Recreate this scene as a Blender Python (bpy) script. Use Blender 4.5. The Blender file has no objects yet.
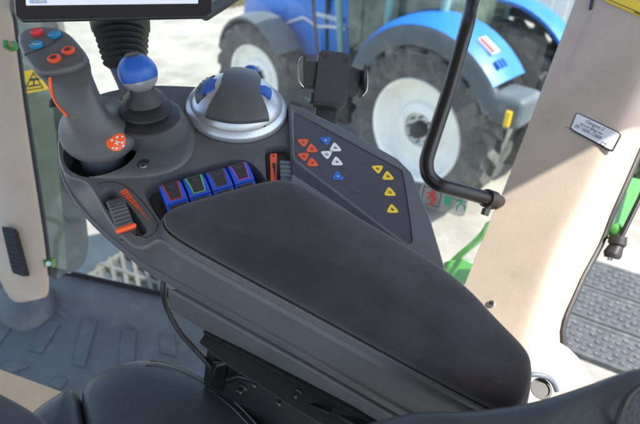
import bpy, bmesh, math, random
from mathutils import Vector as V, Matrix
random.seed(7)
R = math.radians
sc = bpy.context.scene
col = sc.collection

# ------------------------------------------------------------------ camera
PITCH = R(35); F = 483.0
CAM = V((0, 0, 1.1))
CR = V((1, 0, 0)); CU = V((0, math.sin(PITCH), math.cos(PITCH))); CF = V((0, math.cos(PITCH), -math.sin(PITCH)))
cd = bpy.data.cameras.new('camera'); cam = bpy.data.objects.new('camera', cd); col.objects.link(cam)
cam.location = CAM; cam.rotation_euler = (R(90) - PITCH, 0, 0)
cd.sensor_width = 36; cd.lens = F / 640 * 36; cd.clip_start = 0.02; cd.clip_end = 300
cd.dof.use_dof = True; cd.dof.focus_distance = 0.55; cd.dof.aperture_fstop = 6.3
sc.camera = cam

def ray(x, y): return CF + CR * ((x - 320) / F) + CU * ((212 - y) / F)
def D(x, y, d): return CAM + ray(x, y) * d
def Z(x, y, z):
    r = ray(x, y); return CAM + r * ((z - CAM.z) / r.z)

class Plane:
    def __init__(s, p, n, x=V((1, 0, 0))):
        s.p = p; s.n = n.normalized(); s.x = (x - s.n * x.dot(s.n)).normalized(); s.y = s.n.cross(s.x)
    def hit(s, x, y, h=0.0):
        r = ray(x, y); q = s.p + s.n * h
        return CAM + r * ((q - CAM).dot(s.n) / r.dot(s.n))
    def at(s, u, v, h=0.0): return s.p + s.x * u + s.y * v + s.n * h
    def poly(s, pts, h=0.0): return [s.hit(a, b, h) for a, b in pts]
    def loc(s, w):
        d = w - s.p; return V((d.dot(s.x), d.dot(s.y), d.dot(s.n)))
def plane3(a, b, c):
    n = (b - a).cross(c - a).normalized()
    if n.dot(CAM - a) < 0: n = -n
    return Plane(a, n, (b - a))

# ------------------------------------------------------------------ materials
def mat(name, base, rough=0.5, metal=0.0, var=0.0, vscale=20.0, bump=0.0, bscale=300.0, spec=0.5, coat=0.0, col2=None, detail=4, emis=None, rvar=0.0, trans=0.0, sheen=0.0, bdist=0.001):
    m = bpy.data.materials.new(name); m.use_nodes = True
    nt = m.node_tree; N = nt.nodes; L = nt.links
    b = N['Principled BSDF']
    b.inputs['Base Color'].default_value = (*base, 1); b.inputs['Roughness'].default_value = rough
    b.inputs['Metallic'].default_value = metal; b.inputs['Specular IOR Level'].default_value = spec
    b.inputs['Coat Weight'].default_value = coat; b.inputs['Coat Roughness'].default_value = 0.1
    b.inputs['Transmission Weight'].default_value = trans
    b.inputs['Sheen Weight'].default_value = sheen
    if emis: b.inputs['Emission Color'].default_value = (*emis[0], 1); b.inputs['Emission Strength'].default_value = emis[1]
    tc = N.new('ShaderNodeTexCoord')
    if var or rvar or col2:
        n = N.new('ShaderNodeTexNoise'); n.inputs['Scale'].default_value = vscale; n.inputs['Detail'].default_value = detail; n.inputs['Roughness'].default_value = 0.6
        L.new(tc.outputs['Object'], n.inputs['Vector'])
        if var or col2:
            r = N.new('ShaderNodeValToRGB'); L.new(n.outputs['Fac'], r.inputs['Fac'])
            c2 = col2 or tuple(min(1, c * (1 + var)) for c in base)
            c1 = base if col2 else tuple(c * (1 - var) for c in base)
            r.color_ramp.elements[0].position = 0.36; r.color_ramp.elements[0].color = (*c1, 1)
            r.color_ramp.elements[1].position = 0.66; r.color_ramp.elements[1].color = (*c2, 1)
            L.new(r.outputs['Color'], b.inputs['Base Color'])
        if rvar:
            mr = N.new('ShaderNodeMapRange'); L.new(n.outputs['Fac'], mr.inputs['Value'])
            mr.inputs['From Min'].default_value = .3; mr.inputs['From Max'].default_value = .7
            mr.inputs['To Min'].default_value = max(0, rough - rvar); mr.inputs['To Max'].default_value = min(1, rough + rvar)
            L.new(mr.outputs['Result'], b.inputs['Roughness'])
    if bump:
        n2 = N.new('ShaderNodeTexNoise'); n2.inputs['Scale'].default_value = bscale; n2.inputs['Detail'].default_value = 3
        L.new(tc.outputs['Object'], n2.inputs['Vector'])
        bp = N.new('ShaderNodeBump'); bp.inputs['Strength'].default_value = bump; bp.inputs['Distance'].default_value = bdist
        L.new(n2.outputs['Fac'], bp.inputs['Height']); L.new(bp.outputs['Normal'], b.inputs['Normal'])
    return m

def wear(m, colr, amount=.25, scale=60, lo=.60, hi=.72, stretch=(1, 1, 1), rough=None):
    """dust, lint and scuffs: sparse noise patches of another colour laid over the base colour"""
    nt = m.node_tree; N = nt.nodes; L = nt.links; b = N['Principled BSDF']
    tc = N.new('ShaderNodeTexCoord'); mp = N.new('ShaderNodeMapping'); mp.inputs['Scale'].default_value = stretch
    n = N.new('ShaderNodeTexNoise'); n.inputs['Scale'].default_value = scale; n.inputs['Detail'].default_value = 9; n.inputs['Roughness'].default_value = .7
    L.new(tc.outputs['Object'], mp.inputs['Vector']); L.new(mp.outputs['Vector'], n.inputs['Vector'])
    r = N.new('ShaderNodeMapRange'); r.inputs['From Min'].default_value = lo; r.inputs['From Max'].default_value = hi; r.inputs['To Max'].default_value = amount
    L.new(n.outputs['Fac'], r.inputs['Value'])
    mx = N.new('ShaderNodeMix'); mx.data_type = 'RGBA'; mx.inputs['B'].default_value = (*colr, 1)
    L.new(r.outputs['Result'], mx.inputs['Factor'])
    src = b.inputs['Base Color'].links
    if src: L.new(src[0].from_socket, mx.inputs['A'])
    else: mx.inputs['A'].default_value = b.inputs['Base Color'].default_value
    L.new(mx.outputs['Result'], b.inputs['Base Color'])

def leather(name, base, rough, scale, strength=0.5, dist=0.0008, var=0.15):
    m = mat(name, base, rough, var=var, vscale=14)
    nt = m.node_tree; N = nt.nodes; L = nt.links; b = N['Principled BSDF']
    tc = N.new('ShaderNodeTexCoord'); vo = N.new('ShaderNodeTexVoronoi'); vo.inputs['Scale'].default_value = scale
    no = N.new('ShaderNodeTexNoise'); no.inputs['Scale'].default_value = scale * .6
    L.new(tc.outputs['Object'], vo.inputs['Vector']); L.new(tc.outputs['Object'], no.inputs['Vector'])
    ad = N.new('ShaderNodeMath'); ad.operation = 'ADD'; L.new(vo.outputs['Distance'], ad.inputs[0]); L.new(no.outputs['Fac'], ad.inputs[1])
    bp = N.new('ShaderNodeBump'); bp.inputs['Strength'].default_value = strength; bp.inputs['Distance'].default_value = dist
    L.new(ad.outputs['Value'], bp.inputs['Height']); L.new(bp.outputs['Normal'], b.inputs['Normal'])
    return m

def glass(name, tint=(.95, .98, .96), dirt=0.04, dirtcol=(.5, .52, .5), gl=1.0):
    m = bpy.data.materials.new(name); m.use_nodes = True
    nt = m.node_tree; N = nt.nodes; L = nt.links; N.clear()
    out = N.new('ShaderNodeOutputMaterial'); t = N.new('ShaderNodeBsdfTransparent'); t.inputs['Color'].default_value = (*tint, 1)
    g = N.new('ShaderNodeBsdfGlossy'); g.inputs['Roughness'].default_value = 0.02; g.inputs['Color'].default_value = (gl, gl, gl, 1)
    fr = N.new('ShaderNodeFresnel'); fr.inputs['IOR'].default_value = 1.45
    ge = N.new('ShaderNodeNewGeometry'); fm = N.new('ShaderNodeMath'); fm.operation = 'SUBTRACT'; fm.use_clamp = True; L.new(fr.outputs[0], fm.inputs[0]); L.new(ge.outputs['Backfacing'], fm.inputs[1])
    mx = N.new('ShaderNodeMixShader'); L.new(fm.outputs[0], mx.inputs[0]); L.new(t.outputs[0], mx.inputs[1]); L.new(g.outputs[0], mx.inputs[2])
    d = N.new('ShaderNodeBsdfDiffuse'); d.inputs['Color'].default_value = (*dirtcol, 1)
    tc = N.new('ShaderNodeTexCoord'); n = N.new('ShaderNodeTexNoise'); n.inputs['Scale'].default_value = 9; n.inputs['Detail'].default_value = 6
    mp = N.new('ShaderNodeMapping'); mp.inputs['Scale'].default_value = (2.5, 2.5, .5)
    L.new(tc.outputs['Object'], mp.inputs['Vector']); L.new(mp.outputs['Vector'], n.inputs['Vector'])
    mr = N.new('ShaderNodeMapRange'); L.new(n.outputs['Fac'], mr.inputs['Value']); mr.inputs['From Min'].default_value = .35; mr.inputs['From Max'].default_value = .75
    mr.inputs['To Min'].default_value = dirt * .3; mr.inputs['To Max'].default_value = dirt * 2
    mx2 = N.new('ShaderNodeMixShader'); L.new(mr.outputs[0], mx2.inputs[0]); L.new(mx.outputs[0], mx2.inputs[1]); L.new(d.outputs[0], mx2.inputs[2])
    L.new(mx2.outputs[0], out.inputs['Surface'])
    return m

M = {}
M['plastic'] = mat('console_plastic', (.092, .096, .102), .40, var=.05, vscale=30, bump=.55, bscale=800, bdist=.0003, rvar=.05)
M['plastic2'] = mat('console_plastic_smooth', (.105, .12, .145), .36, var=.05, vscale=20, bump=.12, bscale=1200, bdist=.0003)
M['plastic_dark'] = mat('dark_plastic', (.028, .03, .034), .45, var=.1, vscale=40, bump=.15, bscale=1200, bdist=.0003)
M['grip'] = mat('joystick_plastic', (.072, .076, .079), .42, var=.06, vscale=30, bump=.55, bscale=900, bdist=.0003, rvar=.05)
M['panel'] = mat('button_panel_film', (.050, .048, .058), .42, var=.05, vscale=18, bump=.1, bscale=1500, bdist=.0002)
M['suede'] = mat('suede', (.029, .0265, .029), .95, vscale=9, col2=(.056, .052, .057), bump=.8, bscale=700, bdist=.0007, spec=.15, detail=8, sheen=.25)
M['rubber'] = mat('rubber', (.018, .018, .02), .5, var=.2, vscale=40, bump=.1, bscale=600)
M['black'] = mat('black_metal', (.008, .008, .009), .32, var=.1, vscale=20, bump=.05, bscale=500)
M['black_matte'] = mat('black_matte', (.012, .012, .013), .6, var=.2, vscale=30)
M['phone'] = mat('phone_holder_plastic', (.03, .031, .036), .5, var=.08, vscale=30, bump=.15, bscale=1200, bdist=.0003)
M['bezel'] = mat('bezel_plastic', (.022, .023, .026), .30, var=.05, vscale=20)
M['blue_p'] = mat('blue_plastic', (.012, .10, .62), .3, var=.05, vscale=30, bump=.05, bscale=900)
M['blue_k'] = mat('blue_knob', (.01, .09, .40), .33, var=.05, vscale=30, bump=.05, bscale=900)
M['silver'] = mat('silver_plastic', (.50, .53, .57), .34, metal=.65, var=.04, vscale=60, bump=.05, bscale=1500)
M['orange'] = mat('orange', (.85, .10, .015), .4, var=.05, vscale=40)
M['orange_d'] = mat('orange_button', (.75, .09, .02), .4, var=.05, vscale=60)
M['red'] = mat('red', (.7, .03, .03), .4, var=.05)
M['cyan'] = mat('cyan_blue', (.01, .22, .42), .35, var=.05)
M['green_l'] = mat('green_line', (.12, .62, .10), .4, var=.05)
M['magenta'] = mat('magenta_line', (.55, .08, .40), .4, var=.05)
M['brown_l'] = mat('brown_line', (.13, .07, .06), .4, var=.05)
M['btn_blue'] = mat('button_blue', (.02, .13, .50), .4, var=.05)
M['white'] = mat('white_print', (.72, .73, .74), .45, var=.04)
M['yellow'] = mat('yellow_print', (.80, .55, .02), .45, var=.05)
M['ink'] = mat('ink', (.02, .02, .022), .5, var=.05)
M['beige'] = leather('beige_trim', (.45, .362, .285), .62, 520, .30, .0004, var=.05)
M['beige_s'] = mat('beige_smooth', (.44, .355, .27), .5, var=.04, vscale=10, bump=.1, bscale=700)
M['tan'] = mat('tan_trim', (.60, .40, .22), .55, var=.06, vscale=12, bump=.1, bscale=700)
M['mat_rubber'] = mat('floor_rubber', (.088, .094, .097), .55, var=.14, vscale=9, bump=.2, bscale=500, rvar=.08, detail=7)
M['leather'] = leather('seat_leather', (.044, .053, .059), .42, 520, .35, .0005)
M['fabric'] = mat('grey_fabric', (.045, .052, .062), .9, var=.25, vscale=60, bump=.7, bscale=800, sheen=.2)
M['thread'] = mat('thread', (.16, .17, .16), .8, var=.2, vscale=90)
M['steel'] = mat('steel', (.55, .53, .50), .3, metal=1, var=.1, vscale=60, bump=.1, bscale=300)
M['steel_d'] = mat('dirty_steel', (.16, .155, .15), .38, metal=1, var=.3, vscale=80)
M['green'] = mat('green_paint', (.04, .21, .028), .35, var=.08, vscale=12, coat=.3, bump=.05, bscale=200)
M['step'] = mat('step_metal', (.080, .090, .093), .5, metal=.2, var=.10, vscale=14, bump=.2, bscale=300)
M['grate'] = mat('grate_metal', (.155, .15, .13), .55, metal=.2, var=.12, vscale=20, bump=.2, bscale=200)
M['bluegrey'] = mat('dark_blue_grey', (.035, .05, .065), .6, var=.2, vscale=6)
M['screen'] = mat('screen', (.05, .05, .06), .2, emis=((.62, .68, .82), .35))
M['screen_i'] = mat('screen_icon', (.05, .05, .06), .2, emis=((.30, .42, .62), .3))
M['t_blue'] = mat('tractor_blue', (.015, .155, .53), .48, var=.06, vscale=3, coat=.15)
M['t_grey'] = mat('tractor_grey', (.07, .09, .105), .55, var=.12, vscale=5)
M['t_dark'] = mat('tractor_dark', (.02, .022, .025), .5, var=.4, vscale=8)
M['tyre'] = mat('tyre', (.060, .059, .060), .8, vscale=7, col2=(.10, .098, .095), bump=.4, bscale=60, bdist=.004)
M['rim'] = mat('rim_white', (.80, .79, .74), .4, var=.05, vscale=5)
M['t_glass'] = mat('tractor_glass', (.035, .06, .055), .06, vscale=4, col2=(.16, .2, .16), spec=.8)
M['teal'] = mat('teal_pillar', (.16, .30, .29), .35, var=.1, vscale=4)
M['lamp'] = mat('lamp_orange', (.8, .5, .02), .3)
M['glass'] = glass('window_glass', dirt=.02)
M['glass_t'] = glass('tinted_glass', tint=(.36, .42, .39), dirt=.22, dirtcol=(.26, .29, .27))
M['pale_wall'] = mat('pale_wall', (.42, .48, .50), .6, var=.05, vscale=1)
M['clearfilm'] = glass('clear_film', tint=(.85, .87, .86), dirt=.5, dirtcol=(.62, .64, .64))
M['rdred'] = mat('sign_red', (.7, .05, .05), .4)
M['rdgreen'] = mat('sign_green', (.03, .42, .25), .4)

for k_ in ('plastic', 'plastic2', 'grip'): wear(M[k_], (.22, .22, .21), .35, 55, .60, .74); wear(M[k_], (.30, .30, .29), .30, 420, .66, .74)
wear(M['panel'], (.20, .20, .20), .25, 380, .66, .74)
wear(M['suede'], (.11, .10, .10), .22, 22, .52, .78, (1, 3, 1)); wear(M['suede'], (.26, .25, .24), .5, 500, .70, .76); wear(M['suede'], (.018, .016, .018), .35, 30, .52, .70)
wear(M['mat_rubber'], (.22, .21, .19), .45, 16, .52, .75); wear(M['mat_rubber'], (.28, .26, .23), .5, 260, .64, .74)
wear(M['leather'], (.12, .12, .12), .25, 30, .58, .76)
wear(M['beige'], (.20, .16, .13), .22, 12, .56, .74); wear(M['beige_s'], (.20, .16, .12), .25, 14, .55, .74); wear(M['beige_s'], (.16, .13, .10), .5, 300, .68, .76)
wear(M['step'], (.28, .26, .22), .45, 24, .50, .72); wear(M['tan'], (.25, .18, .12), .3, 20, .55, .75)
wear(M['tyre'], (.22, .20, .17), .5, 9, .48, .68); wear(M['rim'], (.42, .38, .30), .35, 6, .52, .72); wear(M['t_grey'], (.18, .17, .15), .4, 6, .5, .7); wear(M['t_blue'], (.10, .24, .45), .3, 5, .55, .75)
wear(M['t_dark'], (.12, .11, .09), .4, 10, .5, .7); wear(M['green'], (.05, .16, .03), .35, 18, .52, .72)
wear(M['silver'], (.30, .31, .33), .3, 80, .6, .74)

# ------------------------------------------------------------------ mesh building
class G:
    def __init__(s): s.v = []; s.f = []; s.m = []; s.mi = 0
    def add(s, vs, fs):
        o = len(s.v); s.v += [V(v) for v in vs]
        for f in fs: s.f.append([o + i for i in f]); s.m.append(s.mi)
        return s
    def loft(s, rings, cap0=True, cap1=True, closed=True):
        n = len(rings[0]); vs = [p for r in rings for p in r]; fs = []
        for i in range(len(rings) - 1):
            for k in range(n if closed else n - 1):
                a = i * n + k; b = i * n + (k + 1) % n
                fs.append([a, b, b + n, a + n])
        if cap0: fs.append(list(range(n))[::-1])
        if cap1: fs.append([(len(rings) - 1) * n + k for k in range(n)])
        return s.add(vs, fs)
    def prism(s, bot, top): return s.loft([bot, top])
    def slab(s, pl, pts, h0, h1):                 # pts in picture coordinates projected to plane level h1
        top = pl.poly(pts, h1); return s.loft([[p - pl.n * (h1 - h0) for p in top], top])
    def box(s, c, ax, ay, az):                    # half vectors
        r = [c - az + ax * i + ay * j for i, j in ((-1, -1), (1, -1), (1, 1), (-1, 1))]
        return s.loft([r, [p + az * 2 for p in r]])
    def abox(s, x0, x1, y0, y1, z0, z1, T=None):
        T = T or Matrix()
        r = [T @ V(p) for p in ((x0, y0, z0), (x1, y0, z0), (x1, y1, z0), (x0, y1, z0))]
        t = [T @ V(p) for p in ((x0, y0, z1), (x1, y0, z1), (x1, y1, z1), (x0, y1, z1))]
        return s.loft([r, t])
    def lathe(s, o, ax, prof, n=48, xd=None, sy=1.0, cap0=True, cap1=True, a0=0, a1=None):
        ax = ax.normalized(); x = xd or (V((1, 0, 0)) if abs(ax.x) < .9 else V((0, 1, 0)))
        x = (x - ax * x.dot(ax)).normalized(); y = ax.cross(x)
        full = a1 is None
        if full: an = [2 * math.pi * k / n for k in range(n)]
        else: an = [a0 + (a1 - a0) * k / n for k in range(n + 1)]
        rings = [[o + ax * t + x * (r * math.cos(a)) + y * (r * sy * math.sin(a)) for a in an] for r, t in prof]
        return s.loft(rings, cap0 and full, cap1 and full, closed=full)
    def tube(s, path, r, n=16, caps=True, flat=1.0):
        path = [V(p) for p in path]; rings = []; up = None
        for i, p in enumerate(path):
            t = (path[min(i + 1, len(path) - 1)] - path[max(i - 1, 0)]).normalized()
            if up is None:
                up = V((0, 0, 1)) if abs(t.z) < .9 else V((1, 0, 0))
            x = (up - t * up.dot(t)).normalized(); up = x; y = t.cross(x)
            rr = r[i] if isinstance(r, (list, tuple)) else r
            rings.append([p + x * (rr * math.cos(a)) + y * (rr * flat * math.sin(a)) for a in [2 * math.pi * k / n for k in range(n)]])
        return s.loft(rings, caps, caps)
    def ribbon(s, pts, n, w, t):                  # thin raised line along pts on a surface with normal n
        pts = [V(p) for p in pts]
        for a, b in zip(pts, pts[1:]):
            d = (b - a).normalized(); sd = n.cross(d) * (w / 2); e = d * (w / 2)
            s.box((a + b) / 2 + n * (t / 2), (b - a) / 2 + e, sd, n * (t / 2))
        return s

def smoothline(pts, n=8, closed=False):
    pts = [V(p) for p in pts]; out = []; m = len(pts)
    rng = range(m if closed else m - 1)
    for i in rng:
        if closed: p0, p1, p2, p3 = pts[i - 1], pts[i], pts[(i + 1) % m], pts[(i + 2) % m]
        else: p0, p1, p2, p3 = pts[max(i - 1, 0)], pts[i], pts[i + 1], pts[min(i + 2, m - 1)]
        for k in range(n):
            t = k / n
            out.append(.5 * ((2 * p1) + (p2 - p0) * t + (2 * p0 - 5 * p1 + 4 * p2 - p3) * t * t + (3 * p1 - p0 - 3 * p2 + p3) * t ** 3))
    if not closed: out.append(pts[-1])
    return out
def chaikin(pts, it=2, q=.25):
    pts = [V(p) for p in pts]
    for _ in range(it):
        o = []
        for i in range(len(pts)):
            a, b = pts[i], pts[(i + 1) % len(pts)]
            o += [a.lerp(b, q), a.lerp(b, 1 - q)]
        pts = o
    return pts
def offset(pts, n, d):                            # d>0 outward
    m = len(pts); area = V((0, 0, 0))
    for i in range(m): area += pts[i].cross(pts[(i + 1) % m])
    sg = 1 if area.dot(n) > 0 else -1
    out = []
    for i in range(m):
        a, b, c = pts[i - 1], pts[i], pts[(i + 1) % m]
        t = (c - a).normalized(); nn = t.cross(n) * sg
        out.append(b + nn * d)
    return out
def px(pts): return [V((a, b, 0)) for a, b in pts]
def unpx(pts): return [(p.x, p.y) for p in pts]

base = {}
from mathutils.bvhtree import BVHTree
def caster(o):
    t = BVHTree.FromPolygons([v.co + base[o.name] for v in o.data.vertices], [list(p.vertices) for p in o.data.polygons])
    def f(x, y, h=0.0):
        l, n, i, d = t.ray_cast(CAM, ray(x, y).normalized())
        if l is None: return None
        if n.dot(CAM - l) < 0: n = -n
        return l + n * h, n
    return f
def finish(o, label=None, cat=None, group=None, kind=None):
    if label: o['label'] = label
    if cat: o['category'] = cat
    if group: o['group'] = group
    if kind: o['kind'] = kind
def thing(name, label, cat, loc, group=None):
    o = bpy.data.objects.new(name, None); col.objects.link(o); o.location = loc; o.empty_display_size = .05
    base[o.name] = V(loc); finish(o, label, cat, group); return o
def part(name, g, m, parent=None, bevel=0, seg=3, ang=32, label=None, subsurf=0, loc=None, T=None):
    bs = base[parent.name] if parent else (V(loc) if loc is not None else V((0, 0, 0)))
    me = bpy.data.meshes.new(name)
    me.from_pydata([(T @ v if T else v) - bs for v in g.v], [], g.f)
    for mm in (m if isinstance(m, (list, tuple)) else [m]): me.materials.append(M[mm])
    for p, i in zip(me.polygons, g.m): p.material_index = i
    bm = bmesh.new(); bm.from_mesh(me); bmesh.ops.recalc_face_normals(bm, faces=bm.faces); bm.to_mesh(me); bm.free()
    for p in me.polygons: p.use_smooth = True
    me.update(); me.set_sharp_from_angle(angle=R(ang))
    o = bpy.data.objects.new(name, me); col.objects.link(o)
    if parent: o.parent = parent
    else: o.location = bs
    base[o.name] = bs
    if bevel:
        b = o.modifiers.new('bevel', 'BEVEL'); b.width = bevel; b.segments = seg; b.limit_method = 'ANGLE'; b.angle_limit = R(ang); b.harden_normals = False
        me.set_sharp_from_angle(angle=R(180))
        wn = o.modifiers.new('wn', 'WEIGHTED_NORMAL'); wn.keep_sharp = False; wn.weight = 80
    if subsurf:
        ss = o.modifiers.new('ss', 'SUBSURF'); ss.levels = subsurf; ss.render_levels = subsurf
    if label: o['label'] = label
    return o
def solo(name, g, m, label, cat, loc, group=None, **k):
    o = part(name, g, m, None, loc=loc, **k); finish(o, label, cat, group); return o
def structure(name, g, m, **k):
    o = part(name, g, m, None, **k); o['kind'] = 'structure'; return o
def cut(o, gs):
    """carve pockets out of a mesh and keep the result"""
    tmp = []
    for g in gs:
        c = part('cutter', g, 'plastic_dark', None); c.location = o.matrix_world.translation * 0; tmp.append(c)
        c.parent = None
        for v in c.data.vertices: v.co -= base[o.name]
        c.location = base[o.name] if not o.parent else base[o.name]
        b = o.modifiers.new('cut', 'BOOLEAN'); b.operation = 'DIFFERENCE'; b.object = c; b.solver = 'EXACT'
    bpy.context.view_layer.update()
    dg = bpy.context.evaluated_depsgraph_get()
    me = bpy.data.meshes.new_from_object(o.evaluated_get(dg))
    o.modifiers.clear(); o.data = me
    for p in me.polygons: p.use_smooth = True
    me.set_sharp_from_angle(angle=R(35))
    for c in tmp: bpy.data.objects.remove(c)
def text_geo(g, s, org, xd, yd, size, depth=.0002, align='LEFT', xs=1.0):
    cu = bpy.data.curves.new('t', 'FONT'); cu.body = s; cu.size = 1; cu.align_x = align; cu.resolution_u = 2
    o = bpy.data.objects.new('t', cu); col.objects.link(o); bpy.context.view_layer.update()
    me = bpy.data.meshes.new_from_object(o.evaluated_get(bpy.context.evaluated_depsgraph_get()))
    n = xd.cross(yd).normalized()
    g.add([org + xd * (v.co.x * size * xs) + yd * (v.co.y * size) + n * depth for v in me.vertices], [list(p.vertices) for p in me.polygons])
    bpy.data.objects.remove(o); bpy.data.curves.remove(cu); bpy.data.meshes.remove(me)

# ================================================================== SETTING
GZ = -1.7
g = G()
ng = 40
g.add([(-60 + 120 * i / ng, -60 + 120 * j / ng, GZ) for j in range(ng + 1) for i in range(ng + 1)],
      [[j * (ng + 1) + i, j * (ng + 1) + i + 1, (j + 1) * (ng + 1) + i + 1, (j + 1) * (ng + 1) + i] for j in range(ng) for i in range(ng)])
M['ground'] = mat('pale_concrete', (.22, .205, .175), .85, vscale=1.3, col2=(.36, .34, .30), bump=.4, bscale=25, bdist=.01, detail=9)
wear(M['ground'], (.12, .11, .09), .45, 2.2, .50, .70); wear(M['ground'], (.48, .46, .42), .5, 14, .55, .72); structure('ground', g, 'ground')

# cab floor with an upstand at the glass
fA = Z(50, 272, .06); fB = Z(160, 297, .06)
fd = (fB - fA); fd.z = 0; fd.normalize(); fn = V((-fd.y, fd.x, 0))          # fn: outwards (forward)
fo = V((fA.x, fA.y, 0))
def fl(a, b, z=0): return fo + fd * a + fn * b + V((0, 0, z))
g = G()
prof = [(-2.2, 0), (-.10, 0), (-.075, .006), (-.06, .02), (-.045, .045), (-.03, .056), (0, .06), (.02, .06), (.02, -.05), (-2.2, -.05)]
g.loft([[fl(-1.0, b, z) for b, z in prof], [fl(1.15, b, z) for b, z in prof]])
floor = structure('floor', g, 'mat_rubber', ang=50)
# raised rectangular pads of the mat
g = G()
FP = Plane(V((0, 0, 0)), V((0, 0, 1)))
for q in ([(46, 320), (28, 349), (41, 353), (60, 323)], [(83, 318), (72, 363), (84, 367), (97, 321)], [(122, 328), (118, 372), (133, 376), (136, 331)],
          [(60, 304), (52, 311), (62, 315), (70, 308)], [(88, 308), (85, 315), (97, 318), (99, 311)], [(124, 313), (122, 325), (135, 329), (137, 316)],
          [(160, 322), (160, 352), (176, 356), (174, 326)], [(10, 361), (-8, 366), (12, 372), (30, 365)], [(55, 378), (47, 385), (60, 389), (68, 378)],
          [(2, 322), (-22, 349), (-8, 352), (14, 324)], [(160, 318), (159, 312), (174, 315), (174, 321)]):
    g.slab(FP, q, .0005, .0050)
p = part('floor_tread', g, 'mat_rubber', floor, bevel=.001, seg=2)

# cab roof: out of view, outline shaped to shade the console and pillar top
g = G(); RO = [(-1.1, -1.3), (.845, -1.3), (.845, .275), (1.12, .42), (1.12, 1.25), (.60, 1.25), (.56, .70), (.40, .66), (-.05, .95), (-.35, 1.35), (-1.1, 1.5)]
g.prism([V((x, y, 1.62)) for x, y in RO], [V((x, y, 1.78)) for x, y in RO])
roof = structure('ceiling', g, 'beige_s', bevel=.02)

# ================================================================== CONSOLE PLANE
a_ = V((-.81, .59, 0)); b_ = V((-.59, -.81, 0))
cn = (V((0, 0, 1)) + b_ * math.tan(R(8)) - a_ * math.tan(R(15))).normalized()
c0 = CAM + ray(237, 140).normalized() * .58
K = Plane(c0, cn)
_p = K.hit(165, 228); _q = K.hit(440, 400)
K = Plane(c0, cn, (_q - _p))                      # K.x rearwards along the pad, K.y to the right side

con = thing('armrest_console', 'grey tractor armrest console with suede pad, blue rocker switches and a coloured button panel', 'armrest', K.hit(300, 320, -.1))
TT = [(57, 138), (58, 158), (65, 176), (86, 181), (95, 195), (105, 214), (117, 232), (134, 247), (146, 247), (158, 239), (168, 244), (240, 284), (310, 321), (400, 370), (470, 408), (500, 424),
      (518, 416), (522, 390), (490, 330), (440, 290), (398, 262), (345, 232), (305, 202), (303, 165), (302, 130), (299, 108), (262, 92), (200, 86), (140, 84), (90, 95), (66, 115)]
RR = [(59, 146), (60, 164), (63, 180), (73, 198), (85, 213), (97, 225), (108, 235), (126, 250), (140, 262), (150, 268), (163, 275), (240, 318), (310, 357), (400, 409), (470, 448), (500, 465)]
top = K.poly(TT, 0.0)
low = K.poly(RR, -.042)
k = len(RR)
low += [p - K.n * .042 for p in top[k:]]
tS = chaikin(top, 2, .22); lS = chaikin(low, 2, .22)
g = G()
lS = offset(lS, K.n, .0010); lp_ = [a.lerp(b, .05) for a, b in zip(offset(lS, K.n, -.0030), tS)]
g.loft([offset([p - K.n * .03 for p in lS], K.n, -.03), offset([p - K.n * .015 for p in lS], K.n, -.0045), offset([p - K.n * .0135 for p in lS], K.n, -.001), lS, [p + K.n * .0012 for p in offset(lS, K.n, -.0006)], lp_,
        [a.lerp(b, .5) for a, b in zip(lp_, offset(tS, K.n, -.0005))], [p - K.n * .0042 for p in offset(tS, K.n, .0004)], [p - K.n * .0020 for p in offset(tS, K.n, .0001)], [p - K.n * .0005 for p in offset(tS, K.n, -.0012)], offset(tS, K.n, -.0036)])
body = part('console_body', g, 'plastic', con, ang=38)
PLT = [(62, 146), (66, 166), (80, 177), (110, 180), (150, 179), (178, 172), (192, 158), (197, 140), (193, 122), (180, 106), (160, 96), (120, 96), (85, 110), (66, 128)]
# pockets
def disc(pl, x, y, r, h0, h1, n=40, sx=1.0, sy=1.0):
    c = pl.hit(x, y, h1); gg = G()
    rr = [c + pl.x * (r * sx * math.cos(2 * math.pi * i / n)) + pl.y * (r * sy * math.sin(2 * math.pi * i / n)) for i in range(n)]
    gg.loft([[p - pl.n * (h1 - h0) for p in rr], rr]); return gg
def tpocket(pl, pts, depth, shrink=.004, it=2):
    t = chaikin(pl.poly(pts, 0), it, .25); gg = G()
    up = offset([p + pl.n * .004 for p in t], pl.n, .0004)
    gg.loft([offset([p - pl.n * depth for p in t], pl.n, -shrink), t, up]); return gg
pocket_joy = disc(K, 99, 144.5, .0380, -.027, .012)
t = chaikin(K.poly(PLT, 0), 3, .25); g = G()
g.loft([[p - K.n * .010 for p in t], [p + K.n * .0015 for p in t], [p + K.n * .0035 for p in offset(t, K.n, -.0012)], [p + K.n * .0050 for p in offset(t, K.n, -.0040)], [p + K.n * .0055 for p in offset(t, K.n, -.0075)]])
plate_o = part('raised_plate', g, 'plastic', con, ang=60)
RK = [(142, 193), (148, 183), (172, 176), (238, 157), (256, 165), (272, 189), (262, 204), (200, 222), (172, 236), (161, 222)]
WH = [(97, 197), (103, 189), (113, 188), (121, 196), (133, 210), (147, 229), (147, 234), (137, 237), (130, 231), (114, 218)]
SL = [(264, 150), (269, 146), (287, 146), (291.5, 150), (292, 194), (272, 196), (267, 188)]
cut(plate_o, [pocket_joy]); pocket_joy = disc(K, 99, 144.5, .0380, -.027, .012)
cut(body, [pocket_joy, tpocket(K, RK, .016), tpocket(K, WH, .011), tpocket(K, SL, .010, .002)])
# dark liners at the pocket bottoms
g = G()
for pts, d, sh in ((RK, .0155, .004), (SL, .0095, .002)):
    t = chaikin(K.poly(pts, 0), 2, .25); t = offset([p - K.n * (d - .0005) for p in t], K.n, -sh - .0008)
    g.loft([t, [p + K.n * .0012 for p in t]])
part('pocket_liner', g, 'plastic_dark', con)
# raised front block lip
g = G()
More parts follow.
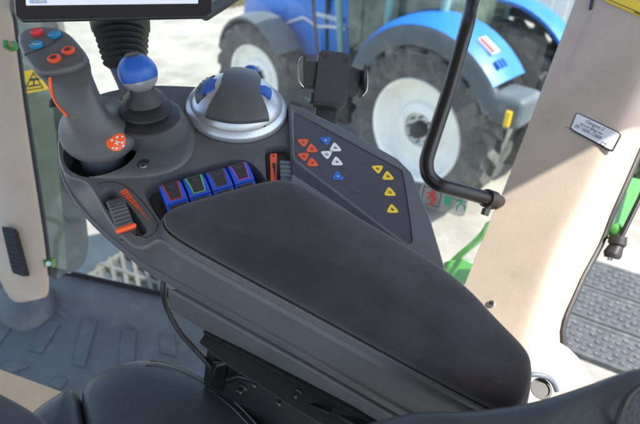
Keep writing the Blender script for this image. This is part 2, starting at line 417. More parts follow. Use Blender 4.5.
# screw in a recess right of the joystick
for (x, y) in ((143, 165),):
    part('recess', disc(K, x, y - 2, .0054, .0045, .0061, sx=1.0, sy=1.35), 'plastic_dark', con, bevel=.0004)
    s = part('screw', disc(K, x, y, .0037, .005, .0070), 'steel', con, bevel=.0006)
    gg = G(); c = K.hit(x, y, .0072)
    for a in range(3): gg.box(c, K.x * .0022 * math.cos(a * 1.05) + K.y * .0022 * math.sin(a * 1.05), (K.y * math.cos(a * 1.05) - K.x * math.sin(a * 1.05)) * .0003, K.n * .0002)
    part('screw_slot', gg, 'ink', s)
# small recessed line / trim step along the side face (light ridge edge)
ridge = [K.hit(x, y, -.042) for x, y in RR[1:]]
# lower cover below the ridge
lc_t = K.poly([(167, 289), (240, 330), (310, 369), (400, 421), (470, 462), (560, 420), (400, 330), (260, 270)], -.057)
lc_b = K.poly([(168, 309), (200, 329), (240, 348), (350, 405), (470, 478), (560, 440), (400, 350), (260, 290)], -.095)
g = G(); g.loft([lc_b, lc_t]); 
part('lower_cover', g, 'plastic', con, bevel=.003)
g = G(); t1 = K.poly([(203, 331), (240, 351), (350, 409), (470, 482), (520, 460), (400, 380), (260, 310)], -.097)
g.loft([[p - K.n * .006 for p in t1], t1]); part('seam_strip', g, 'black_matte', con)

# arm pad
PP = [(163, 226), (166, 214), (214, 199), (262, 186), (285, 183), (303, 190), (345, 214), (400, 246), (440, 271), (468, 293), (494, 322), (522, 350), (529, 364), (528, 384), (522, 404), (514, 412), (500, 412), (484, 405), (440, 382), (320, 316), (240, 273), (180, 240)]
pad0 = chaikin(K.poly(PP, .008), 2, .25)
# tray
g = G()
def tring(o, h): return [p + K.n * (h - .008) for p in offset(pad0, K.n, o)]
g.loft([tring(.0085, -.006), tring(.0060, .0002), tring(.0046, .0004), tring(.0040, .0012), tring(.0038, .0058), tring(.0031, .0070), tring(.0018, .0072), tring(.0010, .0066), tring(.0008, .0040), tring(-.006, .0040)])
part('pad_tray', g, 'plastic', con, ang=60)
g = G()
rings = []
for off, h in ((-.004, -.006), (-.0012, -.004), (0, .000), (.0004, .003), (-.0008, .0065), (-.003, .0095), (-.007, .0120), (-.013, .0138)):
    rings.append([p + K.n * h for p in offset(pad0, K.n, off)])
cen = sum(pad0, V((0, 0, 0))) / len(pad0)
# spine-like inner rings: shrink toward long axis line
def toward(p, f, h):
    l = K.loc(p); lc = K.loc(cen); u = l.x; v = lc.y + (l.y - lc.y) * (1 - f)
    u = lc.x + (l.x - lc.x) * (1 - f * .35); q = K.at(u, v, 0); q += K.n * (l.z + h); return q
b8 = rings[-1]
for f, h in ((.08, .0006), (.18, .0011), (.32, .0016), (.5, .002), (.75, .0023), (.97, .0024)): rings.append([p.lerp(cen + K.n * .0185, f) + K.n * h for p in b8])
g.loft(rings)
pad = part('arm_pad', g, 'suede', con, ang=80)

# button panel wing
PF = [(288, 103), (300, 106), (345, 128), (398, 158), (412, 172), (430, 215), (446, 268), (440, 276), (398, 262), (345, 232), (292, 195), (290.5, 150)]
PH = .010
t = K.poly(PF, PH); g = G()
g.loft([offset([p - K.n * .045 for p in t], K.n, -.012), [p - K.n * .03 for p in t], [p - K.n * .002 for p in t], offset(t, K.n, -.002)])
pn = part('button_panel', g, 'plastic', con, bevel=.0025)
face_px = [(293, 112), (296, 111.5), (398, 167), (404, 171), (414, 240), (411, 245), (405, 243), (296, 160), (294, 155)]
t = chaikin(K.poly(face_px, PH), 1, .2)
cut(pn, [(lambda gg: gg.loft([offset([p - K.n * .0022 for p in t], K.n, -.001), [p + K.n * .004 for p in t]]))(G())])
g = G(); t2 = offset([p - K.n * .0021 for p in t], K.n, -.0012); g.loft([t2, [p + K.n * .0009 for p in t2]])
part('panel_face', g, 'panel', pn)
# dark wall on the near side of the panel
g = G(); t = K.poly([(292, 157), (297, 163), (404, 244), (414, 250), (444, 270), (442, 279), (410, 258), (345, 214), (292, 178)], PH + .0006)
g.loft([[p - K.n * .012 for p in t], t]); part('panel_skirt', g, 'plastic_dark', pn, bevel=.001)
# grey tray strip between pad and panel
g = G(); t = K.poly([(292, 173), (302, 180), (345, 208), (404, 249), (430, 266), (402, 268), (345, 250), (284, 215)], PH + .0045)
g.loft([[p - K.n * .016 for p in t], t]); part('inner_rail', g, 'plastic2', con, bevel=.0015)
# panel buttons
HB = PH - .0012
def leafL(x, y): return [(x - 7.6, y - 3.9), (x + 6.8, y - 4.3), (x + 1, y + 6)]
def leafR(x, y): return [(x - 1.4, y - 6.2), (x + 7.6, y + 4.9), (x - 7.2, y + 4.7)]
BT = [('L', 303, 143, 'orange_d'), ('R', 312, 148, 'orange_d'), ('L', 303.5, 157, 'orange_d'), ('R', 312.5, 162, 'orange_d'),
      ('L', 325.5, 141, 'btn_blue'), ('R', 335.5, 147, 'white'), ('L', 326.5, 155, 'white'), ('R', 337, 161, 'white'), ('R', 338, 175.5, 'btn_blue'),
      ('L', 377.5, 169.5, 'yellow'), ('R', 388, 175.5, 'yellow'), ('R', 390, 191.5, 'yellow'), ('R', 392.5, 208.5, 'yellow')]
for i, (kd, x, y, c) in enumerate(BT):
    q = (leafL if kd == 'L' else leafR)(x, y)
    t = [v for v in chaikin(K.poly([((x_ - x) * .96 + x, (y_ - y) * .90 + y) for x_, y_ in q], HB), 2, .17)]; g = G()
    dark = 'ink' if c in ('white', 'yellow') else ('white' if c == 'btn_blue' else 'ink')
    g.loft([[p - K.n * .0006 for p in t], [p + K.n * .0004 for p in t], offset([p + K.n * .0007 for p in t], K.n, -.0003)])
    # printed symbol
    g.mi = 1; cc = K.hit(x + (.3 if kd == 'L' else 0), y - (.6 if kd == 'L' else -.8), HB + .0008); X = K.x; Y = K.y
    s = .0011
    sym = i % 5
    if sym in (0, 3): g.ribbon([cc - X * s * 1.3, cc + X * s * 1.3], K.n, .0005, .0002); g.ribbon([cc - Y * s, cc + Y * s], K.n, .0005, .0003)
    elif sym == 1:
        for a in range(8):
            a1 = a * math.pi / 4; a2 = a1 + math.pi / 4
            g.ribbon([cc + X * s * 1.3 * math.cos(a1) + Y * s * 1.3 * math.sin(a1), cc + X * s * 1.3 * math.cos(a2) + Y * s * 1.3 * math.sin(a2)], K.n, .0004, .0002)
    elif sym == 2: g.box(cc, X * s * 1.2, Y * s * .8, K.n * .0001)
    else: g.ribbon([cc - X * s * 1.5 - Y * s, cc, cc + X * s * 1.5 - Y * s], K.n, .0005, .0002); g.ribbon([cc - X * s, cc + Y * s * 1.3], K.n, .0005, .0003)
    if c in ('yellow', 'white'):
        for dx, dy in ((1.2, .9), (-1.2, .9), (1.2, -.9), (-1.2, -.9)): g.box(cc + X * s * dx + Y * s * dy, X * .0004, Y * .0004, K.n * .00014)
    part('button', g, [c, dark], pn, label={'orange_d': 'orange triangular button', 'btn_blue': 'blue triangular button', 'white': 'white triangular button', 'yellow': 'yellow triangular button'}[c])
# faint embossed arcs of the blank key fields
g = G()
for (x, y) in ((351, 153), (366, 161), (352, 172), (368, 181), (356, 189), (345, 165), (360, 169)):
    c = K.hit(x, y, HB + .0001)
    pts = [c + (K.x * math.cos(a) + K.y * math.sin(a)) * .0062 for a in [R(200 + 14 * i) for i in range(9)]]
    g.ribbon(pts, K.n, .0003, .00012)
part('embossed_outline', g, 'panel', pn)

# rocker switches
outl = ['red', 'green_l', 'brown_l', 'magenta']
lab = ['blue rocker switch with red outline', 'blue rocker switch with green outline', 'blue rocker switch with brown outline', 'blue rocker switch with magenta outline']
A0 = K.hit(173, 191.5, .004); A3 = K.hit(240.5, 172, .004)
ry = (A3 - A0); pitch = ry.length / 3; ry.normalize(); rx = ry.cross(K.n).normalized()
if rx.dot(K.x) < 0: rx = -rx
for i in range(4):
    c = A0 + ry * pitch * i + K.n * (-.0025); w = pitch * .44
    # side profile (along rx, along n): convex cap
    pr = [(-.0105, -.022), (-.0122, -.004), (-.0116, .0004), (-.0100, .0024), (-.005, .0036), (0, .0039), (.006, .0030), (.0115, .0008), (.0125, -.0012), (.0165, -.003), (.030, -.0085), (.031, -.022)]
    pr = [(u, h if h < -.02 else h - .20 * u + .0005) for u, h in pr]
    g = G()
    rings = []
    for s_, f in ((-1, .97), (-.92, 1), (.92, 1), (1, .97)):
        rings.append([c + rx * u * f + K.n * (h if h < -.02 else h * f - (0 if abs(s_) < .95 else .0008)) + ry * (w * s_ * (1.0 + .10 * max(0, (u + .0105) / .04))) for u, h in pr])
    g.loft(rings); sw = part('rocker_switch', g, 'blue_p', con, bevel=.0006, seg=2, label=lab[i])
    # dark insert plate (trapezoid) following the cap, with coloured outline
    def cap(u, v, e):    # on-surface point
        hs = 0
        for (u0, h0), (u1, h1) in zip(pr[1:], pr[2:]):
            if u0 <= u <= u1: hs = h0 + (h1 - h0) * (u - u0) / (u1 - u0)
        return c + rx * u + ry * v + K.n * (hs + e)
    us = [-.0096, -.005, -.001, .004, .0088]
    def hw(u): return w * (.68 - .16 * (u + .0085) / .017)
    def plate(f, e, u_in=0):
        gg = G(); rr = []
        uu = [us[0] + u_in] + us[1:-1] + [us[-1] - u_in]
        topv = [cap(u, -hw(u) * f, e) for u in uu] + [cap(u, hw(u) * f, e) for u in uu[::-1]]
        n_ = len(uu)
        gg.add([cap(u, v_ * hw(u) * f, e) for u in uu for v_ in (-1, 1)] + [cap(u, v_ * hw(u) * f, e - .002) for u in uu for v_ in (-1, 1)],
               [[2 * q, 2 * q + 1, 2 * q + 3, 2 * q + 2] for q in range(n_ - 1)] +
               [[2 * q, 2 * q + 2, 2 * q + 2 + 2 * n_, 2 * q + 2 * n_] for q in range(n_ - 1)] +
               [[2 * q + 1, 2 * q + 3, 2 * q + 3 + 2 * n_, 2 * q + 1 + 2 * n_] for q in range(n_ - 1)] +
               [[0, 1, 1 + 2 * n_, 2 * n_], [2 * n_ - 2, 2 * n_ - 1, 4 * n_ - 1, 4 * n_ - 2]])
        return gg
    part('coloured_outline', plate(1.16, .0006, -.0007), outl[i], sw, ang=60)
    part('insert', plate(.98, .0008), 'plastic_dark', sw, ang=60)
    g = G(); e = .0011     # moulded arrow hint on the insert
    g.ribbon([cap(-.005, -w * .25, e - .0004), cap(-.002, 0, e - .0003), cap(-.005, w * .25, e - .0004)], K.n, .0007, .0005)
    part('arrow_mark', g, 'plastic', sw)
    g = G(); g.box(c + rx * .0215 - K.n * .0072, rx * .0075 - K.n * .0037, ry * w * .72, (K.n + rx * .3).normalized() * .0022)
    g.box(c + rx * .0165 - K.n * .0045, rx * .001, ry * w * .3, K.n * .0012)
    part('lower_insert', g, 'plastic_dark', sw, bevel=.0006, seg=2)

# thumbwheel
pA = K.hit(126.5, 234.5, .006); pB = K.hit(145, 228.5, .006)
wy = (pB - pA).normalized(); wx = wy.cross(K.n).normalized()
if wx.dot(K.x) < 0: wx = -wx
cw = K.hit(120.5, 215, .0) - K.n * .0155
g = G(); Rw = .0272; hwid = (pB - pA).length * .47
for s_ in range(1):
    prof = []
    nseg = 120; rings = []
    for (yy, rr) in ((-hwid, .80), (-hwid, .95), (-hwid * .86, 1.0), (hwid * .86, 1.0), (hwid, .95), (hwid, .80)):
        ring = []
        for q in range(nseg):
            a = 2 * math.pi * q / nseg; r_ = Rw * rr * (1 - (.045 if (q % 3 == 0) else 0))
            ring.append(cw + wx * (r_ * math.cos(a) if math.sin(a) > .18 else math.copysign(r_ * .98, math.cos(a)) * min(1, abs(math.cos(a)) * 1.0)) + K.n * max(.0095, r_ * math.sin(a)) + wy * yy)
        rings.append(ring)
    g.loft(rings)
tw = part('thumbwheel', g, 'grip', con, ang=25, label='ribbed thumbwheel')
g = G(); am = R(42); c = cw + wx * Rw * math.cos(am) + K.n * Rw * math.sin(am)
rad = (wx * math.cos(am) + K.n * math.sin(am)); tan = wy.cross(rad)
g.tube([c - wy * hwid * 1.18, c - wy * hwid * .9, c, c + wy * hwid * .9, c + wy * hwid * 1.18], [.0018, .0030, .0030, .0030, .0018], n=14)
part('orange_marker', g, 'orange', tw)
# orange speed scale (tapering row of dashes beside the wheel)
g = G()
for i in range(13):
    f = i / 12; c = K.hit(123.5 + 24 * f, 191 + 27.5 * f, .0003); e = K.hit(123.5 + 24 * f + 3, 191 + 27.5 * f + 3.6, .0003)
    d = (e - c).normalized(); s_ = K.n.cross(d)
    wd = .0036 * (1 - f * .8)
    g.box(c, d * (.0011 - .0004 * f), s_ * wd, K.n * .0002)
    if i < 7 and i % 2 == 0: g.box(c + d * .0016 + s_ * wd * .7, d * .0011, s_ * wd * .25, K.n * .00018); g.box(c + d * .0016 - s_ * wd * .6, d * .0011, s_ * wd * .2, K.n * .00018)
part('speed_scale', g, 'orange', con, label='tapering orange scale')
g = G()   # outline groove of the thumbwheel bezel
t = chaikin(K.poly([(96, 190), (98, 184), (108, 181), (124, 184), (140, 198), (156, 219), (158, 227), (154, 234), (141, 240)], .0002), 2)
g = G(); g.ribbon(t[2:-3], K.n, .0007, .0002); part('bezel_groove', g, 'plastic_dark', con)

# slider lever
g = G(); g.slab(K, [(270, 154), (277, 153), (277, 187), (271, 188)], -.004, .0016)
o1 = part('orange_strip', g, 'orange', con, bevel=.0006, label='orange slider scale')
g = G(); g.mi = 0; c = K.hit(273.5, 156, .0018); g.box(c, K.x * .001, K.y * .001, K.n * .0002)
g.slab(K, [(272.2, 163), (275.6, 163), (275.2, 181)], .0012, .0019); part('arrow_mark', g, 'ink', o1)
g = G(); n_ = 7
for i in range(n_):
    y = 160 + i * 4.2; x = 279.5 + i * .25
    g.slab(K, [(x, y), (x + 11, y + 1), (x + 11.5, y + 4.6), (x + .3, y + 3.8)], -.006, .0055 + .003 * math.sin((i + .5) / n_ * math.pi))
part('slider_lever', g, 'plastic2', con, bevel=.0007, seg=2)

# small clip between pad and panel
g = G(); g.slab(K, [(317, 198), (328, 204), (326, 207), (315, 201)], .014, .019); part('clip', g, 'plastic2', con, bevel=.0006)

# ================================================================== JOYSTICK
joy = thing('joystick', 'grey joystick with round thumb buttons and an orange badge at the front of the armrest', 'joystick', K.hit(99, 138, -.01))
cb = K.hit(100, 131, .020)
jx = (CR - K.n * CR.dot(K.n)).normalized(); jy = K.n.cross(jx)
nb = (K.n * .52 - CF * .50 + CR * .10).normalized(); bx = (CR - nb * CR.dot(nb)).normalized(); by = nb.cross(bx)
def ringK(c, r, n=32, sy=1.0): return [c + (bx * math.cos(2 * math.pi * i / n) + by * sy * math.sin(2 * math.pi * i / n)) * r for i in range(n)]
dg0 = (K.hit(99, 131, .020) - CAM).dot(CF); cb = D(99, 128.5, dg0 - .010)
NR = 32
def ringD(x, y, hw_, hd, d, tilt=0.0, sq=1.0):
    """cross-section: hw_ in pixels sideways, hd metres deep; tilt raises the far side"""
    c = D(x, y, d); e1 = (CR * math.cos(R(-12)) + CU * math.sin(R(-12))) * (hw_ / F * d)
    e2 = (V((0, 1, 0)) * math.cos(tilt) + V((0, 0, 1)) * math.sin(tilt)) * hd
    out = []
    for i in range(NR):
        a = 2 * math.pi * i / NR; ca, sa = math.cos(a), math.sin(a)
        ca = math.copysign(abs(ca) ** sq, ca); sa = math.copysign(abs(sa) ** sq, sa)
        out.append(c + e1 * ca + e2 * sa)
    return out
HPx = [(16, 39), (20, 30), (38, 26), (56, 27), (69, 33), (87, 54), (85, 61), (62, 68), (40, 71), (30, 65)]
hp = plane3(D(30, 63, .466), D(80, 61, .466), D(45, 30, .508))
def polar(pts, cx, cy, n):
    out = []
    for i in range(n):
        a = 2 * math.pi * i / n; dx, dy = math.cos(a), -math.sin(a); best = None
        for k_ in range(len(pts)):
            (x1, y1), (x2, y2) = pts[k_], pts[(k_ + 1) % len(pts)]
            ex, ey = x2 - x1, y2 - y1; den = dx * ey - dy * ex
            if abs(den) < 1e-9: continue
            t_ = ((x1 - cx) * ey - (y1 - cy) * ex) / den; u = ((x1 - cx) * dy - (y1 - cy) * dx) / den
            if t_ > 0 and -1e-6 <= u <= 1 + 1e-6: best = t_ if best is None else min(best, t_)
        out.append((cx + dx * best, cy + dy * best))
    return out
smooth_hp = unpx(chaikin(px(HPx), 2, .22))
top_face = hp.poly(polar(smooth_hp, 52, 49, NR), 0)
g = G()
bell = [ringK(cb - nb * .006, .0375), ringK(cb - nb * .0045, .0393), ringK(cb - nb * .0020, .0400), ringK(cb + nb * .0008, .0393), ringK(cb + nb * .0045, .0365), ringK(cb + nb * .0078, .0318)]
def rlerp(A, B, t): return [a.lerp(b, t) for a, b in zip(A, B)]
up_ = [ringD(91, 120, 24.5, .023, dg0 - .028, R(30)), ringD(86, 112, 22.5, .020, dg0 - .033, R(18)), ringD(79, 100, 23.5, .019, dg0 - .038, R(12)), ringD(72, 86, 25, .018, dg0 - .043, R(16)), ringD(66, 75, 27, .018, dg0 - .047, R(26))]
print('dg0', dg0); H_ = [p - hp.n * .0075 for p in offset(top_face, hp.n, .0004)]; S_ = up_[-1]
mid = [[q + (q - sum(rlerp(S_, H_, t), V((0, 0, 0))) / NR) * .04 * math.sin(t * math.pi) for q in rlerp(S_, H_, t * t * (3 - 2 * t))] for t in (.25, .5, .75)]
g.loft(bell + up_ + mid + [H_, [p - hp.n * .005 for p in offset(top_face, hp.n, .0012)], [p - hp.n * .0018 for p in offset(top_face, hp.n, .0004)], [p - hp.n * .0003 for p in offset(top_face, hp.n, -.0012)], offset(top_face, hp.n, -.0035)])
grip_o = part('grip', g, 'grip', joy, ang=60); jc = caster(grip_o)
g = G(); g.lathe(K.hit(101, 151, -.006) - K.n * .0205, K.n, [(.0, 0), (.0235, 0), (.0240, .012), (.0225, .022), (.020, .024), (0, .024)], xd=K.x, cap0=False, cap1=False)
part('base_ring', g, 'plastic2', joy)
g = G(); g.lathe(K.hit(99, 144.5, .012) - K.n * .0385, K.n, [(0, 0), (.0378, 0), (.0378, .001), (0, .001)], xd=K.x, cap0=False, cap1=False)
part('boot', g, 'rubber', joy)
# thumb buttons
def cyl_on(pl, x, y, r, h0, h1, dish=.0004, n=28, sx=1.0, sy=1.0):
    c = pl.hit(x, y, h1); gg = G(); q = []
    for rr, hh in ((1.0, h0 - h1), (1.0, -.0006), (.9, 0), (.55, -dish), (.02, -dish * 1.3)):
        q.append([c + pl.n * hh + (pl.x * sx * math.cos(2 * math.pi * i / n) + pl.y * sy * math.sin(2 * math.pi * i / n)) * r * rr for i in range(n)])
    gg.loft(q); return gg
def sym_on(pl, x, y, h, s, gg):
    c = pl.hit(x, y, h)
    pts = [c + (pl.x * math.cos(R(a)) + pl.y * math.sin(R(a))) * s for a in range(30, 331, 30)]
    gg.ribbon(pts, pl.n, s * .28, .0002); gg.ribbon([c - pl.x * s * .5, c + pl.x * s * .7], pl.n, s * .3, .0003)
for (x, y, m_, nm) in ((36, 30.5, 'red', 'red thumb button'), (54, 33, 'cyan', 'cyan thumb button'), (35.5, 43.5, 'cyan', 'blue thumb button marked END'), (53.5, 57, 'orange_d', 'left orange thumb button'), (67.5, 49, 'orange_d', 'right orange thumb button')):
    bt = part('button', cyl_on(hp, x, y, .0063, -.001, .0030), m_, joy, label=nm)
    gg = G()
    if nm.endswith('END'):
        xd = (hp.hit(x + 5, y + .3, 0) - hp.hit(x, y, 0)).normalized(); yd = hp.n.cross(xd)
        text_geo(gg, 'END', hp.hit(x - 4.2, y + 1.6, .0030), xd, yd, .0042, .0004)
        part('lettering', gg, 'white', bt)
    elif m_ == 'orange_d':
        sym_on(hp, x, y, .0028, .0026, gg); part('symbol', gg, 'ink', bt)
g = G(); g.slab(hp, [(24, 54), (49, 45), (62, 34), (63, 35), (50, 46.3), (24.6, 55.3)], -.001, .0002); part('groove', g, 'plastic_dark', joy)
# orange strip and finger trigger at the left edge of the grip
g = G(); sp_ = [jc(x, y, .0002) for x, y in ((50, 78), (50.5, 84), (52, 92), (55, 100), (59, 106), (64, 112), (68, 116))]
g.tube(smoothline([q[0] for q in sp_ if q], 5), [.0016] * (5 * (len([q for q in sp_ if q]) - 1) + 1), n=10)
part('orange_strip', g, 'orange', joy)
g = G(); g.tube([D(57, 99, .49), D(52, 104, .488), D(49.5, 107, .488)], [.005, .0038, .001], n=10); part('trigger', g, 'rubber', joy)
# badge laid on the bell
bl, bn = jc(117, 143); bp = Plane(bl, bn, CR)
q = [(105, 142), (110, 137.5), (117, 133.5), (123, 133), (126, 138), (125.5, 145), (121, 150.5), (114, 151.5), (108, 148.5)]
g = G(); t = chaikin(px(q), 2, .22); cc2 = V((116.5, 142.5, 0)); rg = []
for f in (1, .97, .7, .35, .03):
    rr_ = [jc(*(cc2 + (p - cc2) * f).xy, .0006 if f < 1 else -.0004) for p in t]; rg.append([r_[0] for r_ in rr_])
g.loft(rg); bd = part('badge', g, 'orange', joy, label='orange badge with white symbols')
g = G()
def dot(x, y, a, b):
    l, n = jc(x, y, .0009); X_ = (bp.x - n * bp.x.dot(n)).normalized(); g.box(l, X_ * a, n.cross(X_) * b, n * .0002)
dot(116.5, 142.5, .0030, .0005); dot(116.5, 142.5, .0005, .0030)
for x, y in ((122, 136.5), (123, 146), (111.5, 140), (112.5, 147.5), (116.5, 137), (116.5, 148.3), (121.8, 142.5)): dot(x, y, .0011, .0008)
part('symbol', g, 'white', bd)

# ================================================================== BALL LEVER
lev = thing('ball_lever', 'round blue and silver knob on a dark ribbed rubber boot behind the joystick', 'lever', K.hit(150, 140, 0))
# moulded housing: a lopsided cone rising from the deck
cbase = K.hit(154, 128, .0005); ctop = K.hit(148, 116, .036)
g = G(); rings = []
for f, r_ in ((0, .0440), (.10, .0430), (.22, .0415), (.45, .0385), (.72, .0350), (.9, .0325), (1, .0300), (1.0, .026)):
    c = cbase.lerp(ctop, f); rings.append([c + (jx * math.cos(2 * math.pi * i / 56) + jy * math.sin(2 * math.pi * i / 56) * .95) * r_ for i in range(56)])
g.loft(rings); part('housing', g, 'plastic', lev, ang=60)
s_ = part('recess', disc(Plane(K.hit(184, 124, .012), (K.n + jx * 1.0).normalized(), jx), 184, 125, .0042, -.004, .0012, sx=.6, sy=1.2), 'plastic_dark', lev)
bt_ = ctop; bax = (K.n * .9 + V((0, 0, 1)) * .3 + CR * -.05).normalized()
g = G(); g.lathe(bt_ - bax * .004, bax, [(.0, 0), (.031, 0), (.0335, .002), (.0330, .0040), (.023, .0085), (.0185, .0105), (.0272, .0130), (.0268, .0155), (.0175, .0200), (.0140, .0222), (.0212, .0250), (.0205, .0272), (.0135, .034), (.012, .046), (.0, .046)], cap0=False, cap1=False)
part('rubber_boot', g, 'rubber', lev, ang=50)
kc = D(138, 73, (ctop + bax * .05 - CAM).dot(CF) - .004); rk = 19.0 / F * (kc - CAM).dot(CF)
kax = (V((0, 0, 1)) + CF * .05 + CR * -.12).normalized()
def sph(c, ax, r, a0, a1, n=16, k_=1.0): return [(r * k_ * math.cos(R(a0 + (a1 - a0) * i / n)), r * math.sin(R(a0 + (a1 - a0) * i / n))) for i in range(n + 1)]
g = G(); g.lathe(kc, kax, [(0, -rk * .92)] + sph(kc, kax, rk, -66, -15) + [(0, -.25 * rk)], cap0=False, cap1=False)
part('knob_base', g, 'silver', lev, ang=60)
g = G(); g.lathe(kc, kax, [(0, -.24 * rk)] + sph(kc, kax, rk, -14, 72) + [(0, rk * math.sin(R(73)))], cap0=False, cap1=False)
part('knob_cap', g, 'blue_k', lev, ang=60)
g = G(); g.lathe(kc, kax, [(rk * .40, rk * .90), (rk * .36, rk * 1.0), (0, rk * 1.01)], cap0=True, cap1=False)
part('knob_button', g, 'rubber', lev)

# ================================================================== PALM CONTROL
pal = thing('palm_control', 'domed grey palm rest control with silver collar and blue side buttons on the console', 'hand control', K.hit(237, 116, 0))
pc = K.hit(237, 110, .001)
HX = jx; HY = jy
Pr = 49.5 / F * (pc - CAM).dot(CF)
def palm_pt(r_, h, a, sy=.98): return pc + (HX * math.cos(a) + HY * sy * math.sin(a)) * r_ + K.n * h
g = G()
prof = [(Pr * 1.0, 0), (Pr * 1.012, .003), (Pr * 1.0, .0055), (Pr * .985, .0075), (Pr * .905, .0118), (Pr * .885, .0108), (Pr * .87, .0135), (Pr * .83, .0180), (Pr * .72, .025), (Pr * .58, .031), (Pr * .40, .036), (Pr * .2, .0385), (Pr * .02, .039)]
g.loft([[palm_pt(r_, h, 2 * math.pi * i / 64) for i in range(64)] for r_, h in prof])
part('silver_collar', g, 'silver', pal, ang=60)
# grey cover: a saddle, narrow at the top and wider in front
def dome_h(r_):
    for (r0, h0), (r1, h1) in zip(prof, prof[1:]):
        if r1 <= r_ <= r0: return h0 + (h1 - h0) * (r0 - r_) / (r0 - r1 + 1e-9)
    return 0 if r_ > prof[0][0] else .051
g = G(); NU, NV = 36, 28; grid = []
for i in range(NU + 1):
    s1 = i / NU; y_ = -.66 + 1.56 * s1                     # front to back (units of Pr)
    f_ = max(0, min(1, (y_ + .76) / .75)); hwid_ = .60 - .23 * (f_ * f_ * (3 - 2 * f_)) - .42 * max(0, (y_ - .30)) ** 1.3
    row = []
    for j in range(NV + 1):
        t_ = -1 + 2 * j / NV; x_ = t_ * hwid_
        yy = y_ - .22 * (1 - t_ * t_) * max(0, -y_) / .76
        lat = x_ + .09 - .02 * f_; yy += .075 * t_ * (1 - f_)
        q = 1 - (lat / 1.0) ** 2 - (yy / 1.08) ** 2
        h = .0065 + .0345 * max(0, q) ** .55
        row.append(pc + HX * lat * Pr + HY * yy * Pr + K.n * h)
    grid.append(row)
skin = [p for r_ in grid for p in r_]; nn = len(skin); W_ = NV + 1
vs = skin + [p - K.n * .0045 for p in skin]
fs = []
for i in range(NU):
    for j in range(NV):
        a = i * W_ + j; fs.append([a, a + 1, a + 1 + W_, a + W_]); fs.append([a + nn, a + W_ + nn, a + 1 + W_ + nn, a + 1 + nn])
for j in range(NV): fs.append([j, j + nn, j + 1 + nn, j + 1]); a = NU * W_ + j; fs.append([a, a + 1, a + 1 + nn, a + nn])
for i in range(NU): a = i * W_; fs.append([a, a + W_, a + W_ + nn, a + nn]); a += NV; fs.append([a, a + nn, a + W_ + nn, a + W_])
g.add(vs, fs); part('palm_cover', g, 'grip', pal, ang=50)
# blue buttons at both sides, tucked under the cover
for s_, a0, a1, nm in ((1, 158, 202, 'blue side button, left'), (1, -14, 16, 'blue side button, right')):
    g = G(); rr = []
    for i in range(9):
        a = R(a0 + (a1 - a0) * i / 8)
        rr.append([palm_pt(Pr * f, h, a) for f, h in ((.36, .036), (.56, .0345), (.68, .0300), (.66, .0200), (.36, .026))])
    g.loft(rr); part('side_button', g, 'blue_k', pal, bevel=.0008, seg=2, label=nm)
g = G(); rr = []      # dark tick scale left of the blue button
for i in range(11):
    a = R(140 + 66 * i / 10); rr.append([palm_pt(Pr * f, h, a) for f, h in ((.62, .0310), (.80, .0220), (.80, .0185), (.62, .022))])
g.loft(rr); tk = part('scale_band', g, 'plastic_dark', pal, ang=60)
g = G()
for i in range(6):
    a = R(148 + 9 * i); g.box(palm_pt(Pr * .75, .0252, a), (HX * math.cos(a) + HY * math.sin(a)) * .0012, K.n.cross(HX * math.cos(a) + HY * math.sin(a)) * .0004, K.n * .0005)
part('tick_marks', g, 'silver', tk)
g = G(); c = D(251, 71, (pc - CAM).dot(CF) + .030)
g.lathe(c, V((.1, 0, 1)), [(0, -.016), (.0085, -.016), (.0092, -.002), (.0085, .004), (.005, .0065), (0, .007)], cap0=False, cap1=False)
part('thumb_stick', g, 'blue_k', pal, ang=50)
for x, y, h in ((212.5, 122, .010), (277, 117, .010), (196, 99, .013)):
    pl = Plane(K.hit(x, y, h), (K.n + (HX if x > 240 else -HX) * .6).normalized(), jx)
    part('screw', disc(pl, x, y, .0036, -.004, .0006), 'steel', pal, bevel=.0005)
for x in (232, 264):
    g = G(); g.box(K.hit(x, 127.5, .0105), HX * .0018, HY * .0012, K.n * .003); part('notch', g, 'ink', pal)

# ================================================================== MONITOR
mon = thing('monitor', 'black framed terminal screen cut off by the top edge of the photo', 'monitor', D(112, -60, .62))
mp = plane3(D(15, 19, .60), D(212, 17, .62), D(15, -60, .625))
g = G(); g.slab(mp, unpx(chaikin(px([(15, 21), (213, 17), (209, -130), (5, -130)]), 2, .03)), -.006, 0); g.slab(mp, [(60, 8), (170, 6), (168, -110), (55, -110)], -.03, -.006)
mb = part('housing', g, 'bezel', mon, bevel=.004)
g = G(); g.slab(mp, [(26, 5), (198, 3), (196, -110), (18, -110)], -.001, .0012); scn = part('screen', g, 'screen', mon)
g = G(); g.slab(mp, [(30, 3.5), (47, 3.2), (45.5, -9), (28.5, -9)], .0012, .0016); g2 = g
part('icon', g, 'screen_i', scn)
g = G(); g.slab(mp, [(34, 1.5), (37, 1.4), (36.6, -3), (33.6, -3)], .0016, .0019); g.slab(mp, [(38, 1.5), (43, 1.4), (42.6, -1.5), (37.8, -1.5)], .0016, .0019)
part('pictogram', g, 'white', scn)
g = G(); g.tube([D(205, 14, .66), D(222, 4, .72), D(250, -14, .82)], .009); part('support_arm', g, 'black_matte', mon)

